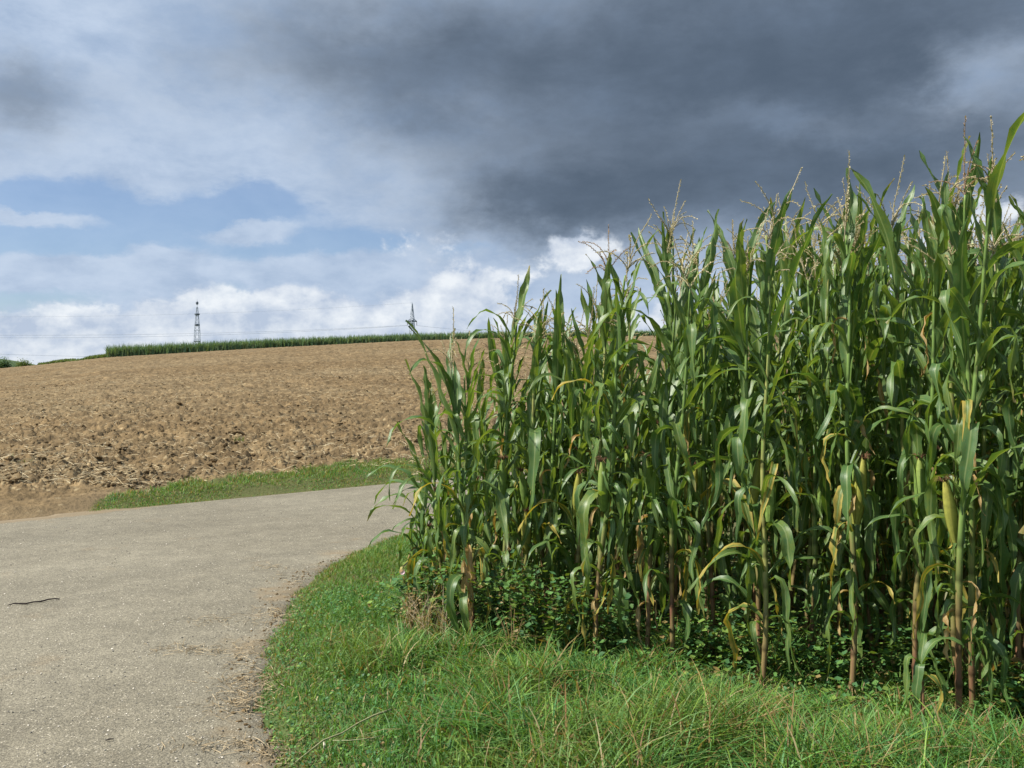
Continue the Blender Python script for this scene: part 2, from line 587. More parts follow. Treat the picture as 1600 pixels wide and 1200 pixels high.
# ------------------------------------------------------------------ the asphalt: a lane joining a crossing lane
def build_road():
    xs = np.concatenate([np.arange(-46, -8, 1.0), np.arange(-8, 3.0, 0.10), np.arange(3, 46, 1.0)])
    ys = np.concatenate([np.arange(-30, 2, 1.0), np.arange(2, 20, 0.10), np.arange(20, 64, 1.0)])
    gx, gy = np.meshgrid(xs, ys)
    wob = (fbm(gx * 1.7, gy * 1.7, 4) - 0.5) * 0.22
    a = np.minimum(gy - gx - 10.7, gx + 16.85 - gy) / 1.414            # crossing lane
    b = np.minimum(-on_grass(gx, gy) + 0.10, np.minimum(gx + 5.6, 12 - gy))       # lane under the camera
    fil = 3.0 - np.hypot(gx + 8.6, gy - 4.2)
    f = np.maximum(np.maximum(a, b), fil) + wob * 0.35
    f = np.where((on_grass(gx, gy) > 0.10 + wob * 0.5), np.minimum(f, -0.001 - 0 * f), f)
    z = 0.0 + 0.02 * (fbm(gx * 0.4, gy * 0.4, 2) - 0.5) + 0.0
    z = z * smooth(-0.1, 0.4, f) + 0.004
    z = np.where(f < 0, -0.09, z)
    q = grid_quads(len(ys), len(xs))
    fv = f.ravel()
    keep = (fv[q] > -0.02).any(1)
    q = q[keep]
    used = np.unique(q); re = np.full(fv.size, -1); re[used] = np.arange(len(used))
    v = np.stack([gx, gy, z], -1).reshape(-1, 3)[used]
    X_, Y_ = v[:, 0], v[:, 1]
    gedge = -on_grass(X_, Y_)
    d = 0.55 * (1 - smooth(0.0, 0.75, gedge)) * (fbm(X_ * 2.3, Y_ * 4.5, 3) * 1.5)
    far = (X_ + 16.9 - Y_) / 1.414
    d = np.maximum(d, (0.85 * smooth(-3.9, -5.6, X_) + 0.18) * (1 - smooth(0.05, 0.55, far)))
    return mesh_np('road', v, re[q], None, [M_ROAD], True, np.stack([d, d * 0, d * 0], -1))


tag(obj('road', build_road()), kind='structure')

# ------------------------------------------------------------------ ploughed field
def verge_mask(x, y):
    """1 on the far grass verge."""
    t = (y - x - 16.9) / 1.414
    u = x / np.maximum(y, 1)
    w = np.interp(u, [-0.60, -0.47, -0.43, -0.32, -0.11, 0.3], [-0.3, -0.3, 0.75, 1.15, 1.6, 1.8])
    w = w + (fbm(x * 1.1, y * 1.1, 3) - 0.5) * 0.7
    return (1 - smooth(w - 0.25, w + 0.15, t)) * smooth(-0.12, 0.05, t)


def soil_height(x, y):
    t = (y - x - 16.9) / 1.414
    amp = smooth(0.3, 1.8, t)
    n1 = fbm(x * 1.3, y * 1.3, 3)
    n2 = fbm(x * 4.6 + 40, y * 4.6, 4, 0.6)
    rid = 1 - np.abs(2 * vnoise(x * 2.7 + 11, y * 2.7) - 1)
    cl = np.clip(n2 - 0.48, 0, 1) * 2.0
    fr = np.sin((x * 0.80 - y * 0.60) * 2 * math.pi / 1.15 + 2.2 * n1) * 0.018
    far_ = smooth(25, 120, y)
    b = 0.10 * (n1 - 0.4) + (0.15 - 0.05 * smooth(18, 40, y)) * cl + 0.05 * (rid - 0.5) + 0.12 * (fbm(x * 11, y * 11, 3, 0.65) - 0.5) + fr + far_ * 0.28 * (fbm(x * 1.7, y * 0.8, 2) - 0.5)
    return land(x, y) + amp * b + 0.05 * smooth(0.0, 0.5, t) + 0.05 * amp + 0.07 * (1 - amp) * fbm(x * 5, y * 5, 4, 0.65) * smooth(0.1, 0.5, t)


nu, nv = 640, 620
us = np.concatenate([np.linspace(-1.15, -0.62, 60, endpoint=False), np.linspace(-0.62, 0.15, nu - 100), np.linspace(0.16, 0.55, 40)])
vv = np.linspace(0, 1, nv)
yb = (16.9 - 0.06) / (1 - us)
Y = yb[None, :] * ((CREST * 1.06) / yb[None, :]) ** (vv[:, None] ** 1.12)
Xf = us[None, :] * Y
Z = soil_height(Xf, Y)
Z[0] = -0.02
vm = verge_mask(Xf, Y)
t_ = (Y - Xf - 16.9) / 1.414
pale = (1 - smooth(0.1, 1.1, t_ + (fbm(Xf * 1.5, Y * 1.5, 3) - 0.5) * 1.2))
cc = np.stack([pale, vm, vm * 0], -1).reshape(-1, 3)
o = obj('ploughed_field', mesh_np('ploughed_field', np.stack([Xf, Y, Z], -1).reshape(-1, 3), grid_quads(nv, len(us)), None, [M_SOIL], True, cc))
tag(o, kind='structure')

# clods of earth
def ico(sub=1):
    p = (1 + 5 ** 0.5) / 2
    v = np.array([(-1, p, 0), (1, p, 0), (-1, -p, 0), (1, -p, 0), (0, -1, p), (0, 1, p), (0, -1, -p), (0, 1, -p), (p, 0, -1), (p, 0, 1), (-p, 0, -1), (-p, 0, 1)], float)
    f = [(0, 11, 5), (0, 5, 1), (0, 1, 7), (0, 7, 10), (0, 10, 11), (1, 5, 9), (5, 11, 4), (11, 10, 2), (10, 7, 6), (7, 1, 8), (3, 9, 4), (3, 4, 2), (3, 2, 6), (3, 6, 8), (3, 8, 9), (4, 9, 5), (2, 4, 11), (6, 2, 10), (8, 6, 7), (9, 8, 1)]
    v /= np.linalg.norm(v[0])
    for _ in range(sub):
        vs = [tuple(a) for a in v]; mid = {}; nf = []
        def m(a, b):
            k = (min(a, b), max(a, b))
            if k not in mid:
                c = (np.array(vs[a]) + np.array(vs[b])) / 2; c /= np.linalg.norm(c); vs.append(tuple(c)); mid[k] = len(vs) - 1
            return mid[k]
        for a, b, c in f:
            x, y, z = m(a, b), m(b, c), m(c, a)
            nf += [(a, x, z), (b, y, x), (c, z, y), (x, y, z)]
        v = np.array(vs); f = nf
    return np.array(v), np.array(f)


def clod_shape(seed, sub):
    r = np.random.default_rng(seed)
    v, f = ico(sub)
    for _ in range(7):                                    # flat broken faces
        d = r.normal(size=3); d /= np.linalg.norm(d); h = r.uniform(0.5, 0.85)
        k = v @ d
        v = v - np.maximum(k - h, 0)[:, None] * d[None] * 0.9
    v = v * (1 + 0.22 * (r.uniform(size=len(v)) - 0.5))[:, None]
    return v * np.array([1.0, r.uniform(0.6, 1.0), r.uniform(0.45, 0.75)]), f


def rot_z(v, a):
    c, s = math.cos(a), math.sin(a)
    return v @ np.array([[c, s, 0], [-s, c, 0], [0, 0, 1]])


lib1 = [clod_shape(s, 1) for s in range(14)]
mb = MB()
n = 0
while n < 8500:
    y = 13 + 42 * R.uniform() ** 1.8
    x = R.uniform(-0.66, 0.14) * y
    t = (y - x - 16.9) / 1.414
    if t < 1.0 or (verge_mask(np.array(x), np.array(y)) > 0.3):
        continue
    if R.uniform() > 0.25 + 1.3 * fbm(np.array(x * 0.8), np.array(y * 0.8), 3) - 0.25:
        continue
    s = 0.014 + 0.040 * R.uniform() ** 3
    v, f = lib1[R.integers(14)]
    v = rot_z(v * s, R.uniform(0, 6.28)) + np.array([x, y, float(soil_height(x, y)) + s * 0.25])
    mb.add(v, None, f, (0, 0, 0)); n += 1
tag(obj('soil_crumbs', mb.mesh('soil_crumbs', [M_CLOD], False)), 'loose crumbs of dry brown earth strewn over the ploughed field', 'soil', kind='stuff')
# the larger clods are things of their own
lib2 = []
for s in range(8):
    v, f = clod_shape(100 + s, 2)
    lib2.append(mesh_np('earth_clod', v, None, f, [M_CLOD], False, np.zeros((len(v), 3))))


def at_field(px, py):
    """Point of the field seen at a pixel."""
    y = 13.0
    for _ in range(400):
        x = (px - 800) / F * y
        if EYE - (py - 600) / F * y < float(land(x, y)):
            break
        y += 0.1
    return x, y


special = [(373, 688, 0.21, 'wide flat dark clod with a tuft of weed before it in the ploughed field'),
           (350, 716, 0.11, 'squared clod with a pale sunlit top and black shaded face'),
           (328, 712, 0.12, 'long leaning grey clod beside a squared pale-topped clod'),
           (168, 710, 0.12, 'blocky brown clod standing above smaller crumbs near the field edge'),
           (195, 716, 0.10, 'small rounded clod right behind a blocky brown clod'),
           (576, 714, 0.13, 'dark clod near the field corner beside the corn leaves')]
clods = []
for px, py, s, lab in special:
    x, y = at_field(px, py); clods.append((x, y, s, lab, None))
while len(clods) < 70:
    y = 14.5 + 14 * R.uniform() ** 1.5
    x = R.uniform(-0.58, 0.0) * y
    t = (y - x - 16.9) / 1.414
    if t < 1.7: continue
    clods.append((x, y, R.uniform(0.055, 0.11), 'brown broken clod of earth among others in the ploughed field', 'clods lying on the ploughed field'))
for i, (x, y, s, lab, grp) in enumerate(clods):
    o = obj('earth_clod', lib2[i % 8], None, (x, y, float(soil_height(x, y)) + s * 0.22))
    o.scale = (s, s, s * R.uniform(0.75, 1.0)) if grp else (s, s * 0.8, s * 0.62)
    o.rotation_euler = (R.uniform(-0.3, 0.3), R.uniform(-0.3, 0.3), R.uniform(0, 6.28))
    if grp:
        px = 800 + F * x / y
        lab = ('large' if s > 0.09 else 'middling' if s > 0.072 else 'smaller') + ' brown broken clod ' + \
              ('near the verge of the field ' if y < 17 else 'some way into the field ' if y < 22 else 'well up the field ') + \
              ('above the pale dirt patch' if px < 130 else 'above the verge tip' if px < 300 else 'around the wide flat clod' if px < 450 else 'towards the corn' if px < 600 else 'beside the corn')
    tag(o, lab, 'clod', 'clods lying on the ploughed field')

# chopped straw lying on the field and along the road edge
def sticks(name, pts, zf, lmin, lmax, w, cols):
    k = len(pts)
    L = R.uniform(lmin, lmax, k); a = R.uniform(0, math.pi, k); tl = R.normal(0, 0.22, k)
    d = np.stack([np.cos(a) * np.cos(tl), np.sin(a) * np.cos(tl), np.sin(tl)], -1) * L[:, None] / 2
    side = np.stack([-np.sin(a), np.cos(a), np.zeros(k)], -1) * (w * R.uniform(0.6, 1.4, k))[:, None]
    up = np.array([0, 0, 1.0]) * (w * 1.0)
    base = np.stack([pts[:, 0], pts[:, 1], zf + np.abs(d[:, 2]) + w * 0.4], -1)
    bow = up * R.uniform(0, 3, k)[:, None]
    vs = []
    for e, b in ((-1, 0), (0, 1), (1, 0)):
        c = base + d * e + bow * b
        vs += [c + side, c + up, c - side]
    v = np.stack(vs, 1)                       # k,9,3
    q = []
    for e in (0, 3):
        for j in range(3):
            q.append((e + j, e + (j + 1) % 3, e + 3 + (j + 1) % 3, e + 3 + j))
    q = (np.array(q)[None] + (np.arange(k) * 9)[:, None, None]).reshape(-1, 4)
    c = np.array(cols)[R.integers(len(cols), size=k)] * R.uniform(0.75, 1.2, (k, 1))
    return mesh_np(name, v.reshape(-1, 3), q, None, [M_DRY], False, np.repeat(c, 9, 0))


k = 22000
y = 13 + 45 * R.uniform(size=k) ** 1.5
x = R.uniform(-0.64, 0.15, k) * y
t = (y - x - 16.9) / 1.414
ok = (t > 0.9) & (fbm(x * 0.35, y * 0.35, 3) + R.uniform(-0.2, 0.2, k) > 0.46)
x, y = x[ok], y[ok]
straw_c = [(0.44, 0.36, 0.21), (0.38, 0.30, 0.17), (0.50, 0.42, 0.27), (0.30, 0.23, 0.13)]
tag(obj('chopped_straw', sticks('chopped_straw', np.stack([x, y], -1), soil_height(x, y) + 0.01, 0.05, 0.22, 0.0045, straw_c)),
    'pale chopped straw scattered between the clods of the field', 'straw', kind='stuff')
pts = []
for cx, cy, rx, ry, k in ((395, 1075, 40, 22, 420), (372, 1100, 38, 18, 260), (440, 960, 24, 14, 160), (420, 965, 28, 12, 120), (330, 1018, 45, 7, 160), (265, 1015, 30, 6, 60),
                          (420, 1180, 30, 14, 200), (330, 972, 40, 6, 90), (460, 905, 25, 8, 90), (418, 888, 20, 3, 60), (350, 1165, 55, 10, 120), (385, 1030, 22, 20, 120)):
    k = int(k * 0.6)
    p = np.stack([R.normal(cx, rx * 0.75, k), R.normal(cy, ry * 0.75, k)], -1)
    d = F * EYE / (p[:, 1] - 600)
    pts.append(np.stack([(p[:, 0] - 800) / F * d, d], -1))
pts = np.vstack(pts)
tag(obj('edge_straw', sticks('edge_straw', pts, np.maximum(ground_z(pts[:, 0], pts[:, 1]), 0.0) + 0.008, 0.015, 0.08, 0.0015,
                             [(0.32, 0.25, 0.15), (0.24, 0.18, 0.10), (0.40, 0.32, 0.20), (0.17, 0.13, 0.075)])),
    'brown dead grass and straw crumbling along the asphalt edge', 'straw', kind='stuff')
mb = MB()
for i in range(520):
    y = 3.4 + 5.4 * R.uniform(); cl_ = float(fbm(np.array(y * 1.3), np.array(4.4), 3))
    x = float(edge_x(y)) - abs(R.normal(0, 0.07 + 0.25 * max(0, cl_ - 0.45))) + 0.04
    s = 0.003 + 0.011 * R.uniform() ** 3
    v, f = lib1[R.integers(14)]
    mb.add(rot_z(v * s, R.uniform(0, 6.28)) + np.array([x, y, max(float(ground_z(x, y)), 0.004) + s * 0.25]), None, f, (0, 0, 0))
tag(obj('edge_soil', mb.mesh('edge_soil', [M_CLOD], False)), 'crumbs of brown soil broken off along the asphalt edge', 'soil', kind='stuff')
# loose grit on the asphalt
k = 5200
y = 3.0 + 9.5 * R.uniform(size=k) ** 1.3
x = R.uniform(-0.6, 0.0, k) * y
ok = (on_grass(x, y) < -0.02) & (y < x + 16.4)
x, y = x[ok], y[ok]; k = len(x)
v0, f0 = ico(0)
s = 0.0022 + 0.0042 * R.uniform(size=k) ** 3
v = v0[None] * s[:, None, None] * R.uniform(0.7, 1.3, (k, 12, 1)) * np.array([1, 1, 0.7]) + np.stack([x, y, 0.008 + s * 0.3], -1)[:, None]
c = np.array([(0.55, 0.5, 0.4), (0.42, 0.38, 0.3), (0.16, 0.15, 0.13), (0.66, 0.6, 0.5)])[R.integers(4, size=k)]
tag(obj('road_grit', mesh_np('road_grit', v.reshape(-1, 3), None, (f0[None] + (np.arange(k) * 12)[:, None, None]).reshape(-1, 3), [M_DRY], False, np.repeat(c, 12, 0))),
    'loose pale grit lying on the worn asphalt', 'gravel', kind='stuff')

# ------------------------------------------------------------------ grass
def blades(name, x, y, z, h, w, lean, cols, mat=None, seg=3, curl=1.0):
    k = len(x)
    a = R.uniform(0, 2 * math.pi, k)
    dirx, diry = np.cos(a), np.sin(a)
    b = R.uniform(0, 2 * math.pi, k)                       # facing
    sx, sy = np.cos(b), np.sin(b)
    vs = []
    for i in range(seg + 1):
        s = i / seg
        off = lean * h * (s ** (1.6 + curl * 0.4))
        zz = h * (s - 0.35 * np.minimum(lean, 1.6) * s ** 2.4 * curl)
        cx, cy, cz = x + dirx * off, y + diry * off, z + zz
        if i < seg:
            ww = w * (1 - 0.55 * s)
            vs += [np.stack([cx - sx * ww, cy - sy * ww, cz], -1), np.stack([cx + sx * ww, cy + sy * ww, cz], -1)]
        else:
            vs.append(np.stack([cx, cy, cz], -1))
    v = np.stack(vs, 1); m = v.shape[1]
    off = (np.arange(k) * m)[:, None, None]
    q = (np.array([(2 * i, 2 * i + 1, 2 * i + 3, 2 * i + 2) for i in range(seg - 1)])[None] + off).reshape(-1, 4)
    t = (np.array([[2 * seg - 2, 2 * seg - 1, 2 * seg]])[None] + off).reshape(-1, 3)
    return mesh_np(name, v.reshape(-1, 3), q, t, [mat or M_GRASS], True, np.repeat(cols, m, 0))


def grass_cols(k, x, y, dry=0.12, dryfield=None):
    g = np.array([(0.100, 0.235, 0.038), (0.078, 0.215, 0.062), (0.165, 0.270, 0.042), (0.060, 0.160, 0.036), (0.125, 0.250, 0.075)])
    d = np.array([(0.30, 0.22, 0.085), (0.24, 0.19, 0.06), (0.38, 0.31, 0.16), (0.22, 0.13, 0.05)])
    c = g[R.integers(len(g), size=k)] * R.uniform(0.75, 1.3, (k, 1))
    yel = smooth(0.45, 0.75, fbm(x * 2.0, y * 2.0, 3))[:, None]
    c = c * (1 - 0.4 * yel) + 0.4 * yel * np.array([0.17, 0.22, 0.040])
    pr = dry if dryfield is None else dry + dryfield
    isd = R.uniform(size=k) < pr
    c[isd] = d[R.integers(len(d), size=int(isd.sum()))] * R.uniform(0.8, 1.2, (int(isd.sum()), 1))
    return c


FR0, FR1 = np.array([-0.72, 6.32]), np.array([2.30, 4.05])      # front line of the corn
RD = (FR1 - FR0) / np.linalg.norm(FR1 - FR0)                      # along the front
ND = np.array([-RD[1], RD[0]])                                     # into the crop


def into_crop(x, y): return (np.asarray(x) - FR0[0]) * ND[0] + (np.asarray(y) - FR0[1]) * ND[1]


def in_crop(x, y):
    return (into_crop(x, y) > 0) & (np.asarray(x) - np.asarray(y) > FR0[0] - FR0[1])


# short lawn-like grass and clover on the corner
k = 95000
y = 2.6 + 8.6 * R.uniform(size=k) ** 1.15
x = edge_x(y) + R.uniform(-0.06, 1.0, k) * np.interp(y, [2.6, 5, 7, 11], [2.2, 1.9, 1.9, 1.4])
e = on_grass(x, y)
ok = (e > -0.05 + 0.16 * (fbm(x * 5, y * 5, 3) - 0.45) * 3) & ((x - y) > -12.1)
x, y, e = x[ok], y[ok], e[ok]; k = len(x)
h = R.uniform(0.025, 0.065, k) * (0.65 + 0.9 * fbm(x * 1.8, y * 1.8, 3)) * (0.6 + 0.5 * smooth(0, 0.4, e))
tag(obj('short_grass', blades('short_grass', x, y, ground_z(x, y), h, R.uniform(0.0018, 0.0042, k), R.uniform(0.1, 1.3, k),
                              grass_cols(k, x, y, 0.07, 0.25 * (1 - smooth(0, 0.35, e)))) ),
    'short dense green grass on the corner between asphalt and corn', 'grass', kind='stuff')

# long coarse grass in front of the corn
k = 64000
t = R.uniform(-0.2, 1.25, k); s_ = R.uniform(-0.55, 1.9, k)
P = FR0[None] + (FR1 - FR0)[None] * t[:, None] - ND[None] * s_[:, None]
x, y = P[:, 0], P[:, 1]
e = on_grass(x, y)
tall = smooth(0.25, 1.3, e + (fbm(x * 1.2, y * 1.2, 2) - 0.5) * 0.8) * smooth(6.5, 4.7, y + 0.3 * (fbm(x, y, 2) - 0.5))
ok = (e > 0.25) & (R.uniform(size=k) < tall * 1.1) & (y > 2.4)
x, y, tall = x[ok], y[ok], tall[ok]; k = len(x); sd_ = -into_crop(x, y)
cl = fbm(x * 2.6 + 31, y * 2.6, 3)
h = R.uniform(0.07, 0.26, k) * (0.5 + 1.1 * smooth(0.3, 0.7, cl)) * (0.4 + 0.6 * tall) * (0.50 + 0.50 * smooth(0.05, 0.7, sd_)) * (1 + 0.9 * smooth(0.0, -0.3, sd_))
tag(obj('long_grass', blades('long_grass', x, y, ground_z(x, y), h, R.uniform(0.0022, 0.0052, k), R.uniform(0.2, 1.45, k),
                             grass_cols(k, x, y, 0.17), seg=4)),
    'long tangled grass with straw coloured blades in front of the corn', 'grass', kind='stuff')

# verge beyond the road
k = 60000
u = R.uniform(-0.50, 0.20, k); tq = R.uniform(-0.08, 2.0, k)
y = (16.9 + tq * 1.414) / (1 - u); x = u * y
ok = (verge_mask(x, y) > R.uniform(0.25, 0.9, k)) & (fbm(x * 1.6 + 3, y * 1.6, 3) > R.uniform(0.18, 0.40, k))
x, y, tq = x[ok], y[ok], tq[ok]; k = len(x)
h = R.uniform(0.05, 0.14, k) * (0.4 + 1.0 * fbm(x * 1.2, y * 1.2, 3)) * (0.55 + 0.5 * smooth(0.1, 0.8, tq)) * 0.8
tag(obj('verge_grass', blades('verge_grass', x, y, soil_height(x, y) - 0.01, h, R.uniform(0.003, 0.006, k), R.uniform(0.1, 1.2, k),
                              grass_cols(k, x, y, 0.22) * 1.05, seg=2)),
    'strip of green grass between the ploughed field and the asphalt', 'grass', kind='stuff')

# low leafy ground cover (clover and weeds) at the foot of the corn
def leaflets(name, x, y, z, s, cols, mat=None):
    k = len(x)
    v = []
    a = R.uniform(0, 2 * math.pi, k); ti = R.uniform(-0.6, 0.6, k); ti2 = R.uniform(-0.6, 0.6, k)
    ca, sa = np.cos(a), np.sin(a)
    ax = np.stack([ca * np.cos(ti), sa * np.cos(ti), np.sin(ti)], -1)
    bx = np.stack([-sa * np.cos(ti2), ca * np.cos(ti2), np.sin(ti2)], -1)
    p = np.stack([x, y, z], -1)
    S = s[:, None]
    v = np.stack([p, p + ax * S * 0.55 + bx * S * 0.42, p + ax * S * 1.1, p + ax * S * 0.55 - bx * S * 0.42, p + ax * S * 0.55 - np.array([0, 0, 0.12]) * S], 1)
    off = (np.arange(k) * 5)[:, None, None]
    tr = (np.array([(0, 4, 1), (1, 4, 2), (2, 4, 3), (3, 4, 0)])[None] + off).reshape(-1, 3)
    return mesh_np(name, v.reshape(-1, 3), None, tr, [mat or M_WEED], True, np.repeat(cols, 5, 0))


def weed_cols(k):
    g = np.array([(0.080, 0.170, 0.042), (0.100, 0.205, 0.052), (0.062, 0.150, 0.056), (0.150, 0.230, 0.048)])
    c = g[R.integers(4, size=k)] * R.uniform(0.7, 1.3, (k, 1))
    b = R.uniform(size=k) < 0.06
    c[b] = (0.22, 0.16, 0.06)
    return c


k = 100000
y = R.uniform(3.0, 11.0, k); x = R.uniform(-1.0, 6.5, k)
d = into_crop(x, y)
ok = (d > -0.45 + 0.5 * (fbm(x * 2, y * 2, 2) - 0.5)) & (d < 4.0) & (x - y > FR0[0] - FR0[1] - 0.35) & (x < 0.66 * y + 1.2) & (R.uniform(size=k) < (1.2 - 0.2 * np.maximum(d, 0)) * np.where((x > 0.5) & (d < 0.25), 0.45, 1.0))
x, y, d = x[ok], y[ok], d[ok]; k = len(x)
hh = np.where(x > 0.5, 0.62, 1.0) * (0.16 + 0.40 * smooth(0.25, 0.75, fbm(x * 1.6 + 9, y * 1.6, 3))) * smooth(-0.5, 0.25, d)
tag(obj('clover', leaflets('clover', x, y, ground_z(x, y) + hh * R.uniform(0.05, 1, k) ** 0.7, R.uniform(0.010, 0.045, k), weed_cols(k) * 1.15)),
    'dark green clover and low weeds covering the soil under the corn', 'ground cover', kind='stuff')

k = 30000
y = 2.8 + 8.2 * R.uniform(size=k); x = edge_x(y) + R.uniform(0.0, 1.0, k) * np.interp(y, [2.6, 5, 7, 11], [3.0, 2.4, 1.9, 1.4])
e = on_grass(x, y)
ok = (e > 0.03) & (fbm(x * 1.7 + 51, y * 1.7, 3) > 0.42) & ((x - y) > -12.1) & (into_crop(x, y) < 0.2)
x, y = x[ok], y[ok]; k = len(x)
tag(obj('lawn_clover', leaflets('lawn_clover', x, y, ground_z(x, y) + R.uniform(0.015, 0.065, k), R.uniform(0.008, 0.022, k), weed_cols(k) * 1.15)),
    'small round clover leaves mixed into the short grass by the asphalt', 'ground cover', kind='stuff')

# ------------------------------------------------------------------ corn: leaf, stalk, ear and tassel shapes
def corn_leaf_color(kind):
    def f(t):
        uvn = t.nodes.new('ShaderNodeUVMap')
        s = t.nodes.new('ShaderNodeSeparateXYZ'); t.links.new(uvn.outputs[0], s.inputs[0])
        U, V = X(t, s.outputs[0]), X(t, s.outputs[1])
        oi = t.nodes.new('ShaderNodeObjectInfo')
        rnd = X(t, oi.outputs['Random'])
        n1 = noise(t, combine(t, U * 2.0, V * 7.0, rnd * 40.0), 2.0, 4, 0.6)
        vein = noise(t, combine(t, U * 60.0, V * 1.2, rnd * 9.0), 1.0, 3, 0.6)
        if kind == 'green':
            a = mixc(t, rnd, (0.084, 0.160, 0.038), (0.168, 0.228, 0.044))
            a = mixc(t, n1.step(0.3, 0.75), a, (0.076, 0.165, 0.052))
            tip = (V + (n1 - 0.5) * 0.35 + (rnd - 0.5) * 0.25).step(0.96, 1.12)
            a = mixc(t, tip, a, (0.26, 0.21, 0.075))
        elif kind == 'yellow':
            edge = ((U - 0.5).op('ABSOLUTE') * 1.2 + V * 0.55 + (n1 - 0.5) * 0.8).step(0.30, 0.75)
            a = mixc(t, edge, (0.095, 0.155, 0.030), (0.42, 0.33, 0.075))
        else:
            a = mixc(t, n1.step(0.3, 0.7), (0.42, 0.25, 0.085), (0.50, 0.38, 0.20))
            a = mixc(t, (rnd * 0.5), a, (0.30, 0.24, 0.09))
        if kind != 'dry':
            fl = noise(t, combine(t, U * 5.0, V * 14.0, rnd * 77.0), 2.2, 5, 0.7)
            a = mixc(t, ((U - 0.5).op('ABSOLUTE') * 0.16 + fl).step(0.66, 0.74) * 0.8, a, (0.27, 0.20, 0.085))
        a = mul(t, a, vein.step(0.25, 0.75, 0.86, 1.14))
        rib = (U - 0.5).op('ABSOLUTE').step(0.03, 0.075, 1.0, 0.0)
        a = mixc(t, rib * 0.75, a, (0.26, 0.33, 0.13) if kind != 'dry' else (0.5, 0.42, 0.25))
        return a, bump(t, vein, 0.25, 0.003)
    return f


M_LEAF = leafy('corn leaf', corn_leaf_color('green'), 0.42, 0.6, 0.38, 1.0)
M_YELLOW = leafy('yellowing corn leaf', corn_leaf_color('yellow'), 0.5, 0.35, 0.35, 0.8)
M_DEAD = leafy('dry corn leaf', corn_leaf_color('dry'), 0.75, 0.15, 0.3, 0.7)


def stalk_material():
    m, t, out = material('corn stalk')
    tcn = t.nodes.new('ShaderNodeTexCoord')
    s = t.nodes.new('ShaderNodeSeparateXYZ'); t.links.new(tcn.outputs['Object'], s.inputs[0])
    z = X(t, s.outputs[2])
    oi = t.nodes.new('ShaderNodeObjectInfo'); rnd = X(t, oi.outputs['Random'])
    n = noise(t, combine(t, X(t, s.outputs[0]) * 30.0, X(t, s.outputs[1]) * 30.0, z * 3.5 + rnd * 31.0), 1.4, 4, 0.6)
    st = noise(t, combine(t, X(t, s.outputs[0]) * 400.0, X(t, s.outputs[1]) * 400.0, z * 2.0), 1.0, 3, 0.6)
    c = mixc(t, (n + rnd * 0.3 - 0.15).step(0.48, 0.72), (0.135, 0.215, 0.052), (0.25, 0.245, 0.075))
    low = (z + (n - 0.5) * 1.1 + (rnd - 0.5) * 0.5).step(0.25, 0.85, 1.0, 0.0)
    red = mixc(t, n.step(0.35, 0.65), (0.22, 0.150, 0.065), (0.19, 0.058, 0.052))
    c = mixc(t, low * 0.85, c, red)
    c = mul(t, mul(t, c, st.step(0.2, 0.8, 0.8, 1.2)), attr(t))
    t.links.new(principled(t, c, 0.5, 0.35, bump(t, st, 0.3, 0.003)).outputs[0], out.inputs[0])
    return m


M_STALK = stalk_material()
M_HUSK = leafy('corn husk', lambda t: (mul(t, attr(t), noise(t, position(t), 45.0, 4, 0.6).step(0.2, 0.8, 0.8, 1.2)), None), 0.5, 0.3, 0.15, 0.8)
M_SILK = vcol_material('dry silk', 0.8, 0.2, 120.0)
M_TASSEL = vcol_leaf('tassel', 0.7, 0.2, 0.25, 0.75)


